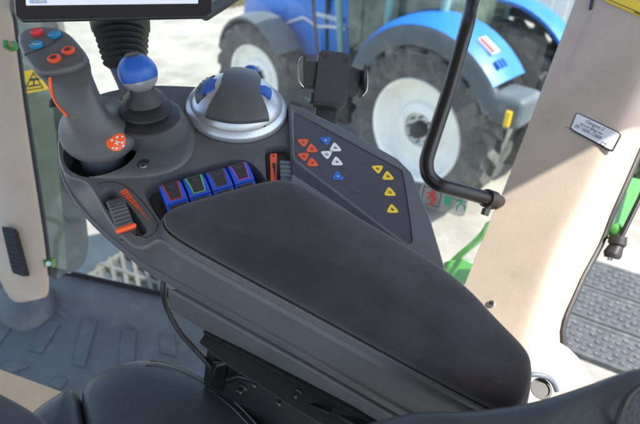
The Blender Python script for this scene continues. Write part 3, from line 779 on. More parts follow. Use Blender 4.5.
# ================================================================== BELLOWS COLUMN
bel = thing('bellows_column', 'black corrugated rubber bellows on a grey bracket hanging below the screen', 'rubber bellows', D(125, 95, .70))
g = G(); prof = []; bd_ = .70
tp = D(119, 12, bd_); bt2 = D(126, 66, bd_); ax = (tp - bt2)
Ln = ax.length; nf = 6
prof.append((0, 0)); 
for i in range(nf * 2 + 1):
    f = i / (nf * 2) * .62; r_ = (.030 + .008 * f / .62) * (1.0 if i % 2 else .86); prof.append((r_, Ln * f))
prof += [(.040, Ln * .66), (.042, Ln * .95), (.040, Ln), (0, Ln)]
g.lathe(bt2, ax, prof, cap0=False, cap1=False); part('rubber_bellows', g, 'rubber', bel, ang=70)
g = G(); t = [(106, 62), (150, 62), (152, 100), (122, 100), (116, 84)]
pl = Plane(D(120, 80, .70), -CF + V((0, 0, .2)), CR); g.slab(pl, t, -.02, .0); part('bracket', g, 'plastic2', bel, bevel=.003)

# ================================================================== PHONE HOLDER
ph = thing('phone_holder', 'black phone clamp standing on a short neck behind the button panel', 'phone holder', D(326, 128, .66))
pp = plane3(D(316, 105, .66), D(345, 110, .67), D(320, 48, .68))
g = G(); g.slab(pp, unpx(chaikin(px([(319.5, 49), (352.5, 53.5), (345.5, 108), (312.5, 104)]), 2, .08)), -.012, 0)
pb = part('back_plate', g, 'phone', ph, bevel=.0015)
for x, y in ((325, 55.5), (345.5, 59.5)): part('screw_cap', cyl_on(pp, x, y, .0036, -.001, .0006), 'rubber', pb)
g = G(); g.slab(pp, unpx(chaikin(px([(316.5, 99), (339.5, 103.5), (339, 107.5), (316, 103.5)]), 2, .2)), -.003, .0004); part('slot', g, 'ink', pb)
for q, cx_, cy_ in (([(304.5, 60), (320, 61), (317, 86), (303, 85)], 303.5, 72), ([(350, 65), (362, 70), (358.5, 94), (346, 92)], 362.5, 81)):
    g = G(); g.slab(pp, q, -.018, -.004); cl = part('side_clamp', g, 'phone', ph, bevel=.002)
    g = G(); c = pp.hit(cx_, cy_, -.004); sx_ = -1 if cx_ < 320 else 1
    ovl = [(math.cos(a), math.sin(a)) for a in [2 * math.pi * i / 24 for i in range(24)]]
    g.loft([[c + pp.x * (.0028 * u + sx_ * .0005) + (D(cx_, cy_ - 10, .67) - D(cx_, cy_, .67)).normalized() * (.020 * v_) + pp.n * e_ for u, v_ in ovl] for e_ in (-.012, .012)])
    part('rubber_pad', g, 'rubber', cl, bevel=.001)
    g = G(); g.tube(smoothline([pp.hit(cx_ + sx_ * 1, cy_ - 15, .004), pp.hit(cx_ + sx_ * 4.5, cy_ - 10, .008), pp.hit(cx_ + sx_ * 4.5, cy_ + 8, .008), pp.hit(cx_ + sx_ * 0, cy_ + 15, .004)], 5), .0009, n=8)
    part('wire_spring', g, 'steel', cl)
g = G(); g.slab(pp, [(317, 103), (338, 108), (334, 146), (312, 142)], -.022, -.012); part('neck', g, 'rubber', ph, bevel=.002)
g = G(); g.slab(pp, [(311.5, 92), (315, 92), (314, 101), (310.5, 101)], -.014, -.002); part('release_tab', g, 'rubber', ph, bevel=.001)

# ================================================================== RIGHT SIDE: glass, rail, pillar
# side window: one tall pane standing on the floor upstand
g = G(); g.loft([[fl(.0, .006, .055), fl(1.28, .006, .055), fl(1.28, .006, 1.62), fl(.0, .006, 1.62)], [fl(.0, .011, .055), fl(1.28, .011, .055), fl(1.28, .011, 1.62), fl(.0, .011, 1.62)]])
win = thing('side_window', 'large clear cab window standing on the floor edge behind the console', 'window', fl(.6, .006, .06))
part('pane', g, 'glass', win)
wp = Plane(fl(0, .004), -fn, fd)
g = G(); g.slab(wp, [(27, 268), (55, 268), (160, 291.5), (300, 322), (300, 329), (160, 298), (50, 273)], -.001, .002)
part('rubber_seal', g, 'black_matte', win)
stk = G(); stk.slab(wp, unpx(chaikin(px([(422, 182.5), (469, 196), (464, 218), (416, 203)]), 2, .1)), -.0008, .0004)
st = part('emergency_sticker', stk, 'clearfilm', win, label='clear sticker with red and green pictograms')
g = G()
q = px([(424.5, 186), (442, 191), (438.5, 207.5), (421, 203)]); q = [wp.hit(p.x, p.y, .0006) for p in q]; g.ribbon(q + [q[0]], wp.n, .0014, .0004)
g.mi = 1; c = lambda x, y: wp.hit(x, y, .0007)
g.ribbon([c(434, 189), c(431.5, 195), c(434.5, 199), c(431, 204)], wp.n, .006, .0004); g.ribbon([c(427, 192), c(436, 198)], wp.n, .003, .0005); g.ribbon([c(427, 199), c(435, 193)], wp.n, .003, .0006)
g.mi = 2; g.slab(wp, [(445.5, 195.5), (451.5, 197.2), (449.5, 206), (443.5, 204.3)], 0, .0008)
g.ribbon([c(452, 199), c(459, 200.5)], wp.n, .002, .0004); g.ribbon([c(460, 198), c(461, 203), c(457.5, 206), c(456.5, 210)], wp.n, .0035, .0004); g.ribbon([c(461, 203), c(464.5, 206), c(465, 210)], wp.n, .003, .0005); g.ribbon([c(456, 202), c(461.5, 200.5), c(465, 202.5)], wp.n, .0025, .0006)
part('pictogram', g, ['ink', 'rdred', 'rdgreen'], st)

rail = thing('grab_rail', 'black curved tubular grab rail bolted to the beige pillar', 'handrail', D(492, 202, .78))
pts = [V((.33, .655, 1.63)), V((.30, .69, 1.3)), D(484, -30, .74), D(466, 30, .735), D(449, 90, .73), D(436, 130, .725), D(428, 155, .72), D(426.5, 165, .72), D(428.5, 175, .72), D(436, 183, .72), D(446, 187, .72), D(470, 193.5, .73), D(490, 199.5, .75), D(502, 203, .79)]
g = G(); g.tube(smoothline(pts, 6), .0108, n=20); part('rail', g, 'black', rail, ang=60)
g = G(); g.tube([D(486, 198, .745), D(493.5, 200.5, .755)], .0145, n=20); part('end_collar', g, 'black_matte', rail)
g = G(); g.tube([D(489.5, 203, .745), D(486.5, 212, .745)], [.006, .0045], n=12); g.tube([D(486.5, 209, .745), D(484.5, 215, .745)], .0065, n=6); part('bolt', g, 'black_matte', rail)

# right pillar: curved section swept from floor level to the roof
pil = thing('cab_pillar', 'wide leaning beige cab pillar with printed labels on the right', 'pillar', D(540, 380, .62))
LE = [(592, -45, .93), (575, 0, .90), (536, 104, .83), (504, 188, .785), (492, 215, .77), (480, 245, .755), (462, 290, .735), (440, 345, .71), (430, 430, .68)]
MI = [(715, -45, .78), (692, 0, .76), (640, 104, .72), (603, 188, .69), (588, 215, .68), (573, 245, .67), (555, 290, .655), (540, 345, .645), (530, 430, .62)]
RE = [(742, -45, .86), (716, 0, .84), (660, 104, .80), (622, 188, .77), (610, 215, .765), (598, 245, .76), (575, 290, .735), (560, 345, .715), (600, 430, .70)]
def push(p, t): return p + (p - CAM).normalized() * t
rows = []
for (a, b, c) in zip(LE, MI, RE):
    A, B, C_ = D(*a), D(*b), D(*c)
    pts_ = [push(A, .05) + (B - A).normalized() * .004, push(A, .008) + (B - A).normalized() * .0005, A + (B - A).normalized() * .001, A.lerp(B, .04)]
    for f in (.15, .3, .45, .6, .72): pts_.append(A.lerp(B, f))
    # rounded corner towards the outer edge
    m1 = A.lerp(B, .80); m2 = B.lerp(C_, .45)
    for f in (.0, .2, .4, .6, .8, 1.0):
        pts_.append(m1.lerp(B, f).lerp(B.lerp(m2, f), f))
    pts_ += [B.lerp(C_, .7), C_, C_ + CF * .06, A.lerp(C_, .5) + CF * .09]
    rows.append(pts_)
rows.insert(0, [V((p.x + .16, p.y + .03, 0)) + V((0, 0, 1.63)) for p in rows[0]])
cols = [smoothline([r_[j] for r_ in rows], 5) for j in range(len(rows[0]))]
g = G(); g.loft([[cols[j][i] for j in range(len(cols))] for i in range(len(cols[0]))])
tcv = part('trim_cover', g, 'beige', pil, ang=50); tc_ = caster(tcv)
plp = plane3(D(536, 104, .83), D(640, 104, .72), D(480, 245, .755))
def surf_line(pts, w_, t_, m_, nm, lab=None):
    q = [tc_(x, y, .0) for x, y in pts]; q = [a for a in q if a]
    if len(q) > 1:
        g = G()
        for (a, n1), (b, n2) in zip(q, q[1:]): g.ribbon([a, b], ((n1 + n2) / 2).normalized(), w_, t_)
        part(nm, g, m_, pil, label=lab)
surf_line(unpx(smoothline(px([(592, 13), (585, 27), (577, 46), (570, 64), (566, 76)]), 4)), .0016, .0007, 'beige_s', 'raised_border')
surf_line(unpx(smoothline(px([(634, 152), (622, 172), (610, 194), (600, 214), (592, 234), (583, 256), (576, 275)]), 4)), .0012, .0004, 'tan', 'trim_seam')
# black seal along outer edge
g = G(); g.tube(smoothline([D(x + dx, y, d + .035) for (x, y, d), dx in zip(RE, [4, 3, 2, 2, 2, 2, 2, 3, 3])], 4), .0055, n=10); part('edge_seal', g, 'rubber', pil)
# small black notch at the top, screw at bottom
g = G(); g.slab(plp, [(591.5, -6), (594.5, -4), (591.5, 9), (588.8, 9)], -.002, .0015); part('slot', g, 'ink', pil)
sl_, sn_ = tc_(491.2, 303.5); spn = Plane(sl_, sn_, CR)
sc1 = part('screw', cyl_on(spn, 491.2, 303.5, .0052, -.002, .0025), 'steel', pil, label='small steel screw low on the cover')
g = G(); c = sl_ + spn.n * .0028
g.box(c, spn.x * .0022, spn.y * .0005, spn.n * .0005); g.box(c, spn.x * .0005, spn.y * .0022, spn.n * .0005); part('screw_slot', g, 'ink', sc1)
def label_on(pl, quad, h=.0012, border='ink', face='white', edge=.0017, name='label', lab=None, rnd=.07):
    q = chaikin(pl.poly(quad, h), 2, rnd)
    g = G(); g.loft([[p - pl.n * .003 for p in q], q]); o = part(name, g, border, pil, label=lab)
    q2 = offset([p + pl.n * .0003 for p in q], pl.n, -edge); g = G(); g.loft([[p - pl.n * .0006 for p in q2], q2]); part('printed_face', g, face, o); return o
cl = label_on(plp, [(576.5, 112), (622, 133.5), (612, 152), (569.5, 129)], lab='white printed category label with black border')
xd = (plp.hit(622, 133.5) - plp.hit(576.5, 112)).normalized(); yd = plp.n.cross(xd)
if yd.dot(CU) < 0: yd = -yd
LW = (plp.hit(622, 133.5) - plp.hit(576.5, 112)).length; LH = (plp.hit(576.5, 112) - plp.hit(569.5, 129)).length
o_ = plp.hit(576.5, 112, .0018)
g = G(); ts = LH * .23
for i, s_ in enumerate(('Category 2', 'according to', 'EN 15695-1:2009')):
    text_geo(g, s_, o_ + xd * LW * .50 - yd * LH * (.27 + .21 * i), xd, yd, ts, .0003, 'CENTER', LW * (.44, .50, .62)[i] / ((5.0, 5.2, 7.6)[i] * ts))
c = o_ + xd * LW * .86 - yd * LH * .86
g.ribbon([c, c + xd * LW * .09, c + xd * LW * .09 + yd * LH * .13, c + yd * LH * .13, c], plp.n, .0005, .0003)
for i in range(5): g.box(o_ + xd * LW * (.07 + .03 * i) - yd * LH * .88, xd * .0006, yd * .0004, plp.n * .0002)
part('lettering', g, 'ink', cl)
yl = label_on(plp, [(603, -12), (650, 5), (645, 18), (604, 0.5)], face='yellow', border='yellow', edge=.0001, name='warning_label', lab='yellow label at the top of the cover', rnd=.1)
g = G(); t = plp.poly([(604.5, -2), (643.5, 14.5), (648, 4)], .0018); g.ribbon(t, plp.n, .0011, .0003)
g.slab(plp, [(634, 12.5), (640, 15), (640.3, 14), (634.3, 11.5)], .001, .0019); part('lettering', g, 'ink', yl)

# pillar foot cover: beige piece with a dark socket
foot = thing('foot_cover', 'sunlit beige base cover with a round dark socket behind the pad end', 'trim cover', D(560, 400, .66))
g = G(); r0 = chaikin([D(x, y, d) for x, y, d in ((505, 352, .68), (553, 338, .70), (575, 352, .69), (600, 388, .66), (615, 440, .62), (520, 460, .60), (500, 400, .63))], 2)
g.loft([[p + CF * .05 for p in r0], r0, [p * .8 + (sum(r0, V((0, 0, 0))) / len(r0)) * .2 - CF * .006 for p in r0]]); part('cover_shell', g, 'beige_s', foot, ang=50)
g = G(); ee = smoothline([D(522, 377, .60), D(532, 374.5, .60), D(545, 376.5, .60), D(553, 382, .60), D(557, 391, .60)], 5); g.tube(ee, .0035, n=10)
part('socket_rim', g, 'plastic2', foot)
g = G(); c = D(541, 389, .60); g.lathe(c, V((0, -.4, 1)), [(0, 0), (.013, 0), (.013, .002), (.010, .002), (.009, -.006), (0, -.006)], cap0=False, cap1=False); part('socket', g, 'rubber', foot)

# outer bright trim strip + green bracket + gas strut
br = thing('hinge_bracket', 'green painted hinge bracket bolted to the pillar at the right edge', 'bracket', D(625, 220, .80))
bpn = plane3(D(620, 185, .83), D(650, 185, .85), D(612, 240, .80))
g = G(); g.slab(bpn, [(622, 175), (645, 180), (634, 206), (618, 237), (602, 240), (604, 222), (612, 213)], -.006, .0); part('plate', g, 'green', br, bevel=.0015)
g = G(); g.tube([D(612, 230, .81), D(620, 236, .80)], [.016, .013], n=16); g.tube([D(603, 224, .81), D(615, 238, .81)], .007, n=12); part('pivot_boss', g, 'green', br)
gs = thing('gas_strut', 'black gas strut with round end fitting hanging over the steps', 'gas strut', D(612, 250, .78))
g = G(); g.tube([D(618, 243, .785), D(650, 178, .80)], .0042, n=14); part('rod', g, 'black', gs)
g = G(); g.tube([D(618.5, 236, .783), D(617, 244, .783), D(616.5, 246, .783), D(612.5, 254, .783), D(611.5, 258, .783)], [.0125, .0135, .0105, .0135, .011], n=20); part('end_fitting', g, 'rubber', gs)
g = G(); g.tube([D(611.5, 257, .783), D(611, 260.5, .783)], .006, n=16); part('stud', g, 'steel', gs)

# steps outside on the right
SZ = -.28
sA = Z(592, 262, SZ); sB = Z(640, 277, SZ); se = (sB - sA).normalized(); sf = V((se.y, -se.x, 0))   # sf towards the camera
for si in range(3):
    st_ = thing('access_step', ['pale blue grey pierced step plate, highest in the picture', 'pale blue grey pierced step plate, middle one', 'pale blue grey pierced step plate, lowest in the picture'][si], 'step', sA + sf * (.01 + si * .20) + se * .1, group='access steps outside the pillar')
    y0 = .0 + si * .195; y1 = y0 + .165
    org = sA + se * (-.16)
    def P_(u, v, h): return org + se * u + sf * v + V((0, 0, h))
    g = G(); W0 = .62
    g.loft([[P_(0, y0, -.03), P_(W0, y0, -.03), P_(W0, y1, -.03), P_(0, y1, -.03)], [P_(0, y0, 0), P_(W0, y0, 0), P_(W0, y1, 0), P_(0, y1, 0)]])
    part('tread', g, 'step', st_, bevel=.004)
    for u_ in (.03, W0 - .03):
        g = G(); g.loft([[P_(u_ - .006, y0 + .01, -.16), P_(u_ + .006, y0 + .01, -.16), P_(u_ + .006, y1 - .01, -.16), P_(u_ - .006, y1 - .01, -.16)], [P_(u_ - .006, y0 + .005, -.031), P_(u_ + .006, y0 + .005, -.031), P_(u_ + .006, y1 - .005, -.031), P_(u_ - .006, y1 - .005, -.031)]]); part('side_bracket', g, 'step', st_)
    g = G(); nr = 5
    for r_ in range(nr):
        for c_ in range(14):
            u = .03 + c_ * .042 + (.021 if r_ % 2 else 0) + random.uniform(-.0012, .0012); v_ = y0 + .024 + r_ * .029 + random.uniform(-.0008, .0008); kz = random.uniform(.75, 1.1)
            o = P_(u, v_, 0)
            ol = [(math.cos(a), math.sin(a)) for a in [2 * math.pi * i / 10 for i in range(10)]]
            g.loft([[o + se * .0175 * a + sf * .0070 * b + V((0, 0, z)) for a, b in ol] for z in (-.001, .003 * kz)] +
                   [[o + se * .0135 * a + sf * .0046 * b + V((0, 0, .005 * kz)) for a, b in ol], [o + se * .009 * a + sf * .0025 * b + V((0, 0, .002)) for a, b in ol]])
    part('anti_slip_stud', g, 'step', st_, ang=60)
    g = G(); g.tube([P_(0, y0 - .008, -.004), P_(W0, y0 - .008, -.004)], .011, n=12); part('edge_tube', g, 'step', st_)

# green body part seen behind console
gp = thing('green_step_guard', 'bright green curved metal guard just left of the pillar, behind the pad', 'metal guard', D(460, 262, 1.15))
g = G(); q = smoothline([D(486, 222, 1.10), D(480, 232, 1.12), D(468, 244, 1.14), D(455, 255, 1.16), D(446, 266, 1.18), D(440, 282, 1.2)], 4)
g.loft([[p + V(o) for o in ((0, 0, 0), (.035, .03, -.01), (.04, .035, -.03), (.0, .0, -.03))] for p in q]); part('rim', g, 'green', gp, bevel=.004)
g = G(); g.loft([[D(444, 262, 1.12), D(462, 258, 1.12), D(475, 262, 1.12), D(482, 285, 1.12), D(440, 285, 1.12)], [D(444, 262, 1.15), D(462, 258, 1.15), D(475, 262, 1.15), D(482, 285, 1.15), D(440, 285, 1.15)]]); part('guard_plate', g, 'green', gp, bevel=.004)

# ================================================================== LEFT SIDE
lp = thing('cab_pillar', 'narrow beige cab pillar with a black vent grille at the left edge', 'pillar', D(30, 300, 1.03))
LL = [(-40, -45, 1.05), (-34, 20, 1.04), (-26, 106, 1.03), (-16, 212, 1.0), (-8, 260, .99), (10, 298, .985), (26, 302, .985)]
LR = [(5, -45, 1.05), (13, 20, 1.04), (24, 106, 1.03), (40, 212, 1.0), (47, 258, .99), (49, 288, .985), (46, 297, .985)]
rows = []
for (a, b) in zip(LL, LR):
    A, B = D(*a), D(*b); w_ = B - A
    rows.append([A, A.lerp(B, .5) - CF * .010, A.lerp(B, .8) - CF * .006, A.lerp(B, .93) - CF * .001, push(B, .006), push(B - w_ * .04, .05), push(A, .06)])
rows.insert(0, [V((p.x - .03, p.y + .02, 1.63)) for p in rows[0]])
cols = [smoothline([r_[j] for r_ in rows], 5) for j in range(7)]
g = G(); g.loft([[cols[j][i] for j in range(7)] for i in range(len(cols[0]))]); part('trim_cover', g, 'beige_s', lp, ang=50)
lpp = plane3(D(5, 225, .985), D(25, 225, .985), D(20, 270, .975))
g = G(); g.slab(lpp, unpx(chaikin(px([(1, 226), (13, 229), (25, 277), (12, 273)]), 2, .08)), -.01, .012); vg = part('vent_grille', g, 'black_matte', lp, bevel=.001)
g = G()
for i in range(9): 
    f = (i + 1) / 10; g.ribbon([lpp.hit(2.5 + 10.5 * f, 228 + 44 * f, .0125), lpp.hit(12 + 10.5 * f, 230 + 44.5 * f, .0125)], lpp.n, .0018, .0012)
part('louvre', g, 'plastic_dark', vg)
g = G(); g.tube(smoothline([D(6.5, -40, 1.06), D(14.5, 20, 1.05), D(26, 106, 1.04), D(42, 212, 1.01), D(50.5, 275, .995)], 5), .0050, n=10); part('edge_seal', g, 'rubber', lp)
# floor boot round the pillar foot
g = G(); r0 = [Z(x, y, 0) for x, y in ((-10, 300), (0, 325), (20, 334), (50, 322), (62, 300), (55, 285))]
r0 = chaikin(r0, 2); g.loft([r0, [p + V((0, .01, .035)) for p in offset(r0, V((0, 0, 1)), -.012)], [p + V((0, .02, .05)) for p in offset(r0, V((0, 0, 1)), -.03)]])
part('floor_collar', g, 'mat_rubber', lp, ang=60)

# tinted door glass with hinges and a warning sticker
dg_ = thing('door_glass', 'tinted glass panel with green hinges and a yellow sticker behind the left pillar', 'door glass', D(60, 275, 1.08))
dp = plane3(D(15, 30, 1.12), D(80, 200, 1.14), D(50, 270, 1.06))
g = G(); g.slab(dp, unpx(smoothline(px([(4, -30), (40, -30), (56, 20), (66, 70), (75, 120), (82, 180), (87, 225), (88, 248), (82, 266), (66, 273), (50, 270), (34, 160), (18, 60)]), 4, True)), -.004, .0)
part('pane', g, 'glass_t', dg_)
ws = G(); wsP = Plane(D(32, 82, 1.075), dp.n, dp.x)
ws.slab(wsP, [(15, 73), (46, 67), (54, 88), (20, 95)], -.0015, .0); wsp = part('warning_sticker', ws, 'yellow', dg_, label='yellow warning sticker with a black triangle')
g = G(); c = lambda x, y: wsP.hit(x, y, .0003)
g.ribbon([c(33.5, 73), c(43, 88), c(24.5, 90.5), c(33.5, 73)], wsP.n, .0022, .0004); g.ribbon([c(30.5, 80), c(38, 79)], wsP.n, .005, .0003); g.ribbon([c(29, 86.5), c(39, 85)], wsP.n, .0035, .0003); g.ribbon([c(34, 79), c(34, 85)], wsP.n, .003, .0002)
part('pictogram', g, 'ink', wsp)
for x, y in ((12.5, 46), (50, 263)):
    c = D(x, y, 1.0); g = G(); g.tube([c - CR * .008, c - CR * .003, c + CR * .004, c + CR * .0075], [.0095, .0095, .010, .0085], n=18); g.box(c - CR * .008, CR * .004, CU * .008, CF * .012)
    hg = part('hinge', g, 'green', dg_, label='green hinge bolt'); g = G(); g.lathe(c + CR * .0, -CF + CR * .3, [(0, .012), (.005, .012), (.005, .015), (0, .015)], cap0=False, cap1=False); part('bolt_head', g, 'steel', hg)
g = G(); g.tube(smoothline([D(32, 152, 1.03), D(36, 185, 1.03), D(37, 200, 1.02)], 4), .0026, n=8); part('green_cord', g, 'green', dg_)

# beige post behind tinted glass
po = thing('window_post', 'slim beige post with rounded foot seen through tinted glass at the left', 'post', D(72, 270, 1.22))
g = G(); ctr = [(44, -30), (58, 60), (67, 130), (73, 200), (76, 235), (76, 258), (72, 268)]; wd = [11, 11, 11, 11, 10.5, 9, 4]
rr = []
for (x, y), w_ in zip(ctr, wd):
    c = D(x, y, 1.22); ww = w_ / F * 1.22
    rr.append([c + CR * ww * math.cos(a) + V((0, 1, 0)) * .02 * math.sin(a) for a in [2 * math.pi * i / 20 for i in range(20)]])
rr = [[*zip(*[smoothline([r_[j] for r_ in rr], 4) for j in range(20)])][i] for i in range(4 * (len(rr) - 1) + 1)]
g.loft([list(r_) for r_ in rr]); part('post_cover', g, 'beige_s', po, ang=60)
g = G(); pl = Plane(D(73, 253, 1.20), -CF, CR); g.slab(pl, [(68, 252), (77, 247), (79, 253), (69, 260)], -.012, .0); part('paper_label', g, 'white', po)

# serrated step grating outside, left of console
gr = thing('step_grating', 'cream serrated metal step grating seen through the glass below the console', 'step grating', Z(125, 275, -.40))
GZs = -.40
def bar(a, b, w_, gg, serr=True, h=.03):
    A, B = Z(*a, GZs), Z(*b, GZs); n_ = max(2, int((B - A).length / .022)); d = (B - A).normalized(); s = V((-d.y, d.x, 0))
    rings = []
    for i in range(n_ + 1):
        p = A.lerp(B, i / n_); k_ = 1.25 if i % 2 else .75
        rings.append([p + s * w_ * k_ + V((0, 0, .0)), p + s * w_ * .6 + V((0, 0, .012 * k_)), p - s * w_ * .6 + V((0, 0, .012 * k_)), p - s * w_ * k_, p - s * w_ * .8 - V((0, 0, h)), p + s * w_ * .8 - V((0, 0, h))])
    gg.loft(rings)
bars = [((86, 279), (124, 252)), ((98, 266), (103, 282)), ((110, 258), (116, 286)), ((121, 252), (128, 290)), ((133, 258), (140, 294)), ((146, 268), (153, 298)), ((158, 282), (165, 302)), ((92, 276), (170, 301)), ((124, 252), (185, 300)), ((100, 264), (160, 285))]
for i, (a, b) in enumerate(bars):
    g = G(); bar(a, b, .0125, g); part('bar', g, 'grate', gr, bevel=.001, seg=2)
bx = solo('mudguard', (lambda gg: gg.loft([[Z(x, y, -.75) for x, y in ((84, 238), (110, 232), (170, 262), (240, 340), (130, 330), (70, 280))], [Z(x, y, -.72) for x, y in ((84, 236), (110, 231), (170, 260), (240, 338), (130, 330), (70, 280))]]))(G()), 'bluegrey',
          'dark blue grey body panel lying below the cream grating', 'mudguard', Z(120, 270, -.75), bevel=.01)

# ================================================================== SEAT & LOWER FOREGROUND
def cushion(name, outline, zpl, m_, rise, thick, parent, infl=(.0, .012, .03, .06, .1), label=None, pl=None, ang=70):
    pl = pl or Plane(V((0, 0, zpl)), V((0, 0, 1)))
    o = chaikin(pl.poly(outline, 0), 3, .25); g = G(); rings = [[p - pl.n * thick for p in offset(o, pl.n, -.01)], [p - pl.n * thick * .5 for p in o], [p - pl.n * rise * .9 for p in o]]
    cen_ = sum(o, V((0, 0, 0))) / len(o)
    for f, h in ((.0, -.45), (.03, -.12), (.08, .02), (.16, .10), (.3, .18), (.5, .24), (.75, .28), (.98, .3)):
        rings.append([p.lerp(cen_, f) + pl.n * rise * h for p in o])
    g.loft(rings); return part(name, g, m_, parent, ang=ang, label=label)
seat = thing('driver_seat', 'dark leather driver seat with stitched seams across the bottom of the photo', 'seat', Z(150, 450, .5))
cu_ = cushion('cushion', [(74, 384), (105, 364), (135, 356), (165, 358), (200, 371), (235, 394), (262, 420), (300, 480), (200, 560), (90, 560), (84, 430)], .60, 'leather', .05, .12, seat)
cushion('side_bolster', [(28, 412), (50, 396), (73, 382), (80, 398), (88, 440), (90, 560), (10, 560), (10, 440)], .595, 'leather', .045, .12, seat)
# stitches along the cushion border
g = G(); spl = Plane(V((0, 0, .607)), V((0, 0, 1)))
for off_ in (0, 1):
    ln = smoothline([spl.hit(x - off_ * 4, y + off_ * 4.5, 0) for x, y in ((150, 360.5), (168, 363), (198, 376), (230, 398), (256, 424), (275, 450))], 14)
    for a, b in list(zip(ln, ln[1:]))[::1]:
        m1 = a.lerp(b, .2); m2 = a.lerp(b, .8); g.tube([m1 - V((0, 0, .001)), m1.lerp(m2, .5) + V((0, 0, .0006)), m2 - V((0, 0, .001))], .0009, n=6)
part('stitching', g, 'thread', cu_)
seat2 = Plane(D(540, 420, .34), (V((0, 0, 1)) * .75 - CF * .5 + CR * -.1), CR)
cushion('backrest_bolster', [(330, 432), (372, 420), (410, 410), (470, 410), (530, 402), (590, 383), (660, 357), (760, 380), (760, 600), (300, 600)], 0, 'leather', .03, .05, seat, pl=seat2)
g = G(); g.tube(smoothline([D(616, 430, .325), D(622, 408, .325), (D(632, 392, .33)), D(655, 376, .335)], 5), .0022, n=12); part('piping', g, 'rubber', seat)

fab = thing('cloth_cushion', 'grey woven cloth cushion edge in the bottom left corner', 'cushion', Z(10, 430, .6))
cushion('cloth_cover', [(-40, 372), (0, 391), (28, 406), (52, 424), (70, 450), (60, 560), (-80, 560), (-90, 400)], .68, 'fabric', .03, .1, fab)
g = G(); tpl = Plane(V((0, 0, .30)), V((0, 0, 1)))
g.slab(tpl, [(-30, 358), (0, 368.5), (62, 391), (90, 402), (80, 440), (-30, 440)], -.06, .0)
solo('trim_panel', g, 'tan', 'flat tan trim panel between the cloth cushion and the leather seat', 'trim panel', Z(20, 400, .24), bevel=.004)

# mechanism below console
mech = thing('armrest_bracket', 'black steel armrest bracket with bolts under the console', 'bracket', K.hit(280, 400, -.2))
MPn = Plane(K.hit(250, 370, -.12), (-K.y + K.n * .35), K.x)
g = G(); g.slab(MPn, [(206, 351), (300, 396), (480, 490), (480, 560), (240, 560), (203, 382)], -.02, 0); part('side_plate', g, 'black_matte', mech, bevel=.002)
g = G(); g.slab(Plane(K.hit(220, 350, -.105), K.n + K.y * -.1, K.x), [(199, 342), (204, 334), (240, 345), (360, 410), (480, 480), (460, 500), (300, 412), (222, 361)], -.004, 0); part('top_flange', g, 'black_matte', mech, bevel=.0012)
for x, y, r_ in ((257, 381, .0052), (243, 388, .0052), (282, 399, .0042), (281, 392, .003), (299, 392, .0035)):
    g = G(); c = MPn.hit(x, y, .0); g.lathe(c, MPn.n, [(0, 0), (r_ * 1.3, 0), (r_ * 1.3, .002), (r_ * .8, .002), (r_ * .75, .007), (r_ * .5, .009), (0, .009)], n=24, cap0=False, cap1=False); part('bolt', g, 'steel_d', mech, bevel=.0003)
g = G(); g.tube([MPn.hit(214, 378, .004), MPn.hit(219, 366, .008), MPn.hit(232, 362, .008)], .0032, n=10); part('link_rod', g, 'black', mech)
g = G(); g.tube([MPn.hit(228, 380, .006), MPn.hit(240, 376, .010), MPn.hit(255, 380, .008)], .0035, n=10); part('link_rod', g, 'black', mech)
for q in ([(212, 362), (226, 366), (222, 392), (210, 386)], [(310, 405), (330, 413), (328, 419), (308, 411)]):
    g = G(); g.slab(MPn, q, 0, .006); part('side_tab', g, 'black', mech, bevel=.0008)
cab = G(); cab.tube(smoothline([K.hit(164, 278, -.06), K.hit(163, 290, -.07), K.hit(167, 308, -.10), K.hit(180, 332, -.12), K.hit(196, 350, -.13), K.hit(212, 368, -.15)], 6), .0030, n=12)
solo('cable', cab, 'rubber', 'thin black cable drooping from the console down to the bracket', 'cable', K.hit(180, 332, -.12))

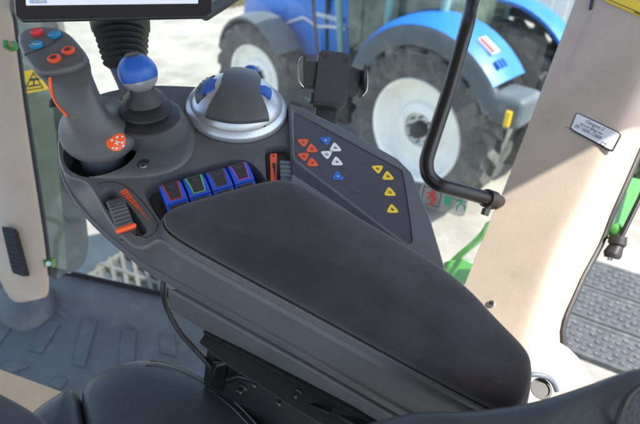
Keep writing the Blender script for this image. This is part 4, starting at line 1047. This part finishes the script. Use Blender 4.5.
# ================================================================== TRACTORS
def make_wheel(name, root, T, r, w, rimr, lugs, side):
    """wheel with its axis along local y; side=+1 shows its dish to +y"""
    c = V((0, 0, 0)); ay = V((0, 1, 0))
    hw_ = w / 2
    g = G(); prof = [(rimr, -hw_ * .78), (rimr * 1.08, -hw_ * .95), (r * .86, -hw_ * 1.0), (r * .925, -hw_ * .86), (r * .935, 0), (r * .925, hw_ * .86), (r * .86, hw_ * 1.0), (rimr * 1.08, hw_ * .95), (rimr, hw_ * .78)]
    g.lathe(c, ay, prof, n=64, cap0=False, cap1=False)
    for i in range(lugs):
        for s_ in (-1, 1):
            a0 = 2 * math.pi * (i + (.5 if s_ > 0 else 0)) / lugs; da = 2 * math.pi / lugs
            def pt(a, rr, y): return V((rr * math.cos(a), y, rr * math.sin(a)))
            th = da * .22
            r0 = [pt(a0 - th, r * .90, s_ * hw_ * .99), pt(a0 + th, r * .90, s_ * hw_ * .99), pt(a0 + th, r * .985, s_ * hw_ * .93), pt(a0 - th, r * .985, s_ * hw_ * .93)]
            r1 = [pt(a0 + da * .75 - th, r * .92, -s_ * hw_ * .02), pt(a0 + da * .75 + th, r * .92, -s_ * hw_ * .02), pt(a0 + da * .75 + th, r, -s_ * hw_ * .02), pt(a0 + da * .75 - th, r, -s_ * hw_ * .02)]
            rs = [pt(a0 - th * .8, r * .80, s_ * hw_ * 1.0), pt(a0 + th * .8, r * .80, s_ * hw_ * 1.0), pt(a0 + th * .8, r * .82, s_ * hw_ * 1.02), pt(a0 - th * .8, r * .82, s_ * hw_ * 1.02)]
            g.loft([rs, r0, r1])
    wh = part(name, g, 'tyre', root, T=T, ang=30)
    g = G(); d = side * hw_
    g.lathe(c, ay, [(rimr * 1.03, d * .80), (rimr * 1.0, d * .88), (rimr * .95, d * .80), (rimr * .90, d * .35), (rimr * .80, d * .25), (rimr * .55, d * .30), (rimr * .50, d * .45), (rimr * .34, d * .50), (rimr * .32, d * .3), (0, d * .3)], n=64, cap0=False, cap1=False)
    rm = part('rim', g, 'rim', wh, T=T, ang=40)
    g = G(); g.lathe(c, ay, [(rimr * .17, d * .28), (rimr * .16, d * .66), (rimr * .10, d * .78), (0, d * .80)], n=32, cap0=False, cap1=False)
    for i in range(8):
        a = i * math.pi / 4; g.lathe(V((rimr * .25 * math.cos(a), 0, rimr * .25 * math.sin(a))), ay, [(.010, d * .3), (.010, d * .55), (0, d * .55)], n=8, cap0=False, cap1=False)
    part('hub', g, 't_dark', wh, T=T, ang=40)
    return wh

WB = 2.77
def make_tractor(label, org, heading, steer, detail=True):
    root = thing('tractor', label, 'tractor', org)
    hx = V((heading[0], heading[1], 0)).normalized(); hy = V((-hx.y, hx.x, 0))
    T = Matrix(((hx.x, hy.x, 0, org.x), (hx.y, hy.y, 0, org.y), (0, 0, 1, org.z), (0, 0, 0, 1)))
    TL = lambda x, y, z: T @ Matrix.Translation(V((x, y, z)))
    rr, fr = .80, .66
    for s_ in (1, -.80):
        make_wheel('rear_wheel', root, TL(0, s_ * .66, rr), rr, .46, .50, 20, 1 if s_ > 0 else -1)
        make_wheel('front_wheel', root, TL(WB, s_ * .68, fr) @ Matrix.Rotation(R(steer), 4, 'Z'), fr, .36, .40, 18, 1 if s_ > 0 else -1)
        # rear fender: blue shell with a dark grey skirt
        g = G(); rings = []
        for i in range(19):
            a = R(42 + 108 * i / 18); ro = .98 + .03 * math.sin((a - R(42)) / R(108) * math.pi)
            P = lambda q, y: V((-q * math.cos(a), s_ * y, .80 + q * math.sin(a)))
            rings.append([P(ro, .42), P(ro + .03, .55), P(ro + .01, .76), P(ro - .04, .86), P(ro - .07, .86), P(ro - .04, .76), P(ro - .01, .55), P(ro - .03, .42)])
        g.loft(rings); fe = part('rear_fender', g, 't_blue', root, T=T, ang=40)
        g = G(); rings = []
        for i in range(19):
            a = R(30 + 135 * i / 18); ro = .98 + .03 * math.sin((a - R(22)) / R(128) * math.pi)
            P = lambda q, y: V((-q * math.cos(a), s_ * y, .80 + q * math.sin(a)))
            rings.append([P(ro - .045, .865), P(ro - .10, .885), P(ro - .21, .875), P(ro - .21, .82), P(ro - .08, .76)])
        g.loft(rings); part('fender_skirt', g, 't_grey', fe, T=T, ang=40)
        g = G(); g.abox(-.98, -.68, s_ * .66 - .14, s_ * .66 + .21, 1.14, 1.40, T); lb = part('rear_light', g, 't_grey', root, bevel=.06, label='grey rear light housing')
        g = G(); g.abox(-.91, -.87, s_ * .89 - .02, s_ * .89 + .012, 1.18, 1.30, T); part('reflector', g, 'lamp', lb)
        g = G(); rings = []     # front mudguard
        for i in range(13):
            a = R(35 + 125 * i / 12)
            P = lambda q, y: V((WB + -q * math.cos(a), s_ * y, fr + q * math.sin(a)))
            rings.append([P(.74, .50), P(.76, .68), P(.73, .87), P(.70, .87), P(.72, .68), P(.70, .50)])
        g.loft(rings); part('front_mudguard', g, 't_grey', root, T=T, ang=40)
    # chassis, axle, tank, steps
    g = G(); g.abox(-.5, 3.3, -.28, .28, .45, 1.0, T); g.abox(WB - .15, WB + .15, -.6, .6, .5, .75, T); g.abox(-.2, .2, -.6, .6, .6, 1.0, T); part('chassis', g, 't_dark', root, bevel=.03)
    g = G(); g.abox(.95, 1.95, .34, .78, .50, 1.02, T); part('fuel_tank', g, 't_dark', root, bevel=.06)
    g = G(); g.abox(.98, 1.5, .78, .98, .42, .46, T); g.abox(.98, 1.5, .74, .92, .70, .74, T); part('cab_step', g, 't_grey', root, bevel=.01)
    # hood
    g = G(); rings = []
    for x, wd_, z0, z1 in ((1.28, .42, 1.02, 1.80), (1.8, .42, 1.0, 1.78), (2.4, .40, 1.0, 1.72), (3.0, .37, .98, 1.62), (3.35, .33, .95, 1.50), (3.52, .26, .95, 1.32)):
        rings.append([V((x, yy * wd_, z)) for yy, z in ((-1, z0), (-1.02, z0 + (z1 - z0) * .55), (-.93, z0 + (z1 - z0) * .85), (-.7, z1), (0, z1 + .02), (.7, z1), (.93, z0 + (z1 - z0) * .85), (1.02, z0 + (z1 - z0) * .55), (1, z0))])
    g.loft(rings); hd = part('hood', g, 't_blue', root, T=T, ang=40)
    for s_ in (1, -1):
        g = G(); lnp = [T @ V((x, s_ * .441, z)) for x, z in ((1.35, 1.42), (1.6, 1.40), (1.8, 1.37), (2.0, 1.42), (2.15, 1.38), (2.35, 1.30))]
        g.ribbon(smoothline(lnp, 4), hy * s_, .030, .006)
        part('side_stripe', g, 'white', hd); g = G()
        for i in range(9): g.box(T @ V((1.40 + i * .052, s_ * .441, 1.50)), hx * .016, hy * .004, V((0, 0, .022)))
        part('lettering', g, 'white', hd)
    g = G(); g.abox(1.62, 1.65, -.445, .445, 1.04, 1.82, T); g.abox(2.3, 3.2, -.42, .42, .84, 1.0, T); part('panel_gap', g, 't_dark', hd)
    g = G(); g.abox(3.44, 3.56, -.22, .22, 1.0, 1.30, T); part('front_grille', g, 't_dark', root, bevel=.02)
    # cab
    for x, y in ((1.25, .56), (1.25, -.56), (.60, .62), (.60, -.62), (.05, .56), (.05, -.56)):
        g = G(); g.tube([T @ V((x, y, 1.0)), T @ V((x + (.08 if x > 1 else 0), y, 1.7)), T @ V((x - .05, y * .95, 2.6))], .04, n=10)
        part('cab_post', g, 'teal', root)
    g = G(); g.abox(.0, 1.22, -.50, .50, .95, 1.25, T); part('cab_body', g, 't_dark', root, bevel=.02)
    g = G(); g.abox(.05, 1.22, -.52, .52, 1.26, 2.58, T); part('cab_glass', g, 't_glass', root)
    g = G(); g.abox(-.1, 1.4, -.62, .62, 2.6, 2.85, T); part('cab_roof', g, 'white', root, bevel=.08)
    g = G(); g.tube([T @ V((1.3, .66, 1.2)), T @ V((1.33, .86, 1.25)), T @ V((1.36, .90, 1.9))], .018, n=8); part('handrail', g, 't_dark', root)
    return root, T

rhub = Z(414, 132, -.9); fhub = Z(252, 77, GZ + .66)
hd_ = (fhub - rhub); hd_.z = 0; hd_.normalize(); lft = V((-hd_.y, hd_.x, 0)); WB = ((fhub - rhub).xy).length; print('wheelbase', WB)
org = V((rhub.x, rhub.y, GZ)) - lft * .84
tr1, T1 = make_tractor('large blue tractor with white wheel rims parked outside behind the phone clamp', org, hd_, 10)
am_ = R(60); rd_ = V((-math.cos(am_), 0, math.sin(am_))); tg_ = V((-math.sin(am_), 0, -math.cos(am_)))
R3 = T1.to_3x3(); mk = T1 @ (V((0, .70, .80)) + rd_ * 1.018)
g = G(); g.box(mk, R3 @ tg_ * .085, lft * .055, R3 @ rd_ * .010); part('mark_backing', g, 'white', tr1)
g = G(); g.box(mk + lft * .026 + R3 @ rd_ * .006, R3 @ tg_ * .080, lft * .024, R3 @ rd_ * .008); part('reflective_mark', g, 'rdred', tr1)
for k_ in range(3):
    am_ = R(50); mk2 = T1 @ (V((0, .66 + .05 * k_, .80)) + V((-math.cos(am_), 0, math.sin(am_))) * 1.012); g = G(); g.box(mk2, R3 @ V((-math.sin(am_), 0, -math.cos(am_))) * .035, lft * .010, R3 @ V((-math.cos(am_), 0, math.sin(am_))) * .012); part('model_mark', g, 'btn_blue', tr1)

# pale shed wall behind
g = G(); wA = V((3.2, 12.5, GZ)); wB = V((9.5, 9.5, GZ)); dd = (wB - wA).normalized(); nn_ = V((-dd.y, dd.x, 0))
for i in range(24):
    p = wA + dd * i * .32; g.abox(0, .30, 0, .08 + .03 * (i % 2), 0, 3.6, Matrix.Translation(p) @ Matrix.Rotation(math.atan2(dd.y, dd.x), 4, 'Z'))
solo('shed_wall', g, 'pale_wall', 'pale grey ribbed wall behind the second tractor', 'wall', wA)
# dry grass strip / shrubs
def leaf_clump(name, c, r, n, m_, label, group, h=1.0):
    rnd = random.Random(hash((round(c.x, 2), round(c.y, 2))) & 0xffff); g = G()
    for i in range(n):
        a = rnd.uniform(0, 6.28); q = r * math.sqrt(rnd.random()); z = rnd.random() ** 1.3 * h * (1 - .5 * q / r)
        p = c + V((q * math.cos(a), q * math.sin(a), z)); s = rnd.uniform(.02, .05)
        d1 = V((rnd.uniform(-1, 1), rnd.uniform(-1, 1), rnd.uniform(0, 1.6))).normalized() * s * 1.8; d2 = d1.cross(V((rnd.uniform(-1, 1), rnd.uniform(-1, 1), rnd.uniform(-1, 1)))).normalized() * s * .6
        g.add([p - d1, p + d2, p + d1, p - d2], [[0, 1, 2, 3]])
    g.mi = 1
    for i in range(7):
        a = i * .9; g.tube([c, c + V((math.cos(a) * r * .4, math.sin(a) * r * .4, h * .7))], [.012, .004], n=5)
    solo(name, g, [m_, 'stem'], label, 'shrub', c, group=group)
M['leaf'] = mat('leaf', (.06, .11, .03), .6, vscale=5, col2=(.12, .16, .05))
M['leafdry'] = mat('leaf_dry', (.20, .16, .08), .7, vscale=5, col2=(.13, .14, .06))
M['stem'] = mat('stem', (.10, .08, .05), .7)
leaf_clump('shrub', Z(640, 178, GZ) + V((.25, .1, 0)), .75, 1700, 'leaf', 'low green weeds on the ground past the right edge of the pillar', None, .45)
for i, (x, y, n) in enumerate(((228, 2, 'leftmost'), (258, 0, 'middle'), (286, 3, 'rightmost'))):
    leaf_clump('shrub', Z(x, y, GZ), .8, 1500, 'leafdry' if i != 2 else 'leaf', n + ' of the three dry bushes beyond the tractor hood at the top', 'dry bushes beyond the tractor', .45)
for i, (x, y, n) in enumerate(((470, -8, 'left'), (505, -14, 'right'))):
    leaf_clump('shrub', Z(x, y, GZ), 1.5, 1700, 'leaf', n + ' green bush of the pair behind the tractor cab', 'green bushes behind the tractor cab', 2.0)

# ================================================================== LIGHT
w = bpy.data.worlds.new('World'); sc.world = w; w.use_nodes = True
nt = w.node_tree; bg = nt.nodes['Background']; sky = nt.nodes.new('ShaderNodeTexSky'); sky.sky_type = 'NISHITA'; sky.sun_disc = False
SE, SA = 54, 120         # elevation, compass azimuth (0=+Y, clockwise towards +X)
sky.sun_elevation = R(SE); sky.sun_rotation = R(SA); sky.air_density = 1.0; sky.dust_density = 1.5
nt.links.new(sky.outputs[0], bg.inputs[0]); bg.inputs[1].default_value = .13
sd = bpy.data.lights.new('sun', 'SUN'); sd.energy = 3.0; sd.angle = R(.53); sd.color = (1, .95, .87)
so = bpy.data.objects.new('sun', sd); col.objects.link(so)
dirv = V((math.sin(R(SA)) * math.cos(R(SE)), math.cos(R(SA)) * math.cos(R(SE)), math.sin(R(SE))))
so.rotation_euler = dirv.to_track_quat('Z', 'Y').to_euler(); so.location = (3, -1, 4)
sc.view_settings.view_transform = 'Standard'; sc.view_settings.look = 'None'; sc.view_settings.exposure = 1.72; sc.view_settings.gamma = 1
sc.render.engine = 'CYCLES'
sc.cycles.max_bounces = 10; sc.cycles.transparent_max_bounces = 12; sc.cycles.use_denoising = True; sc.cycles.sample_clamp_indirect = 8
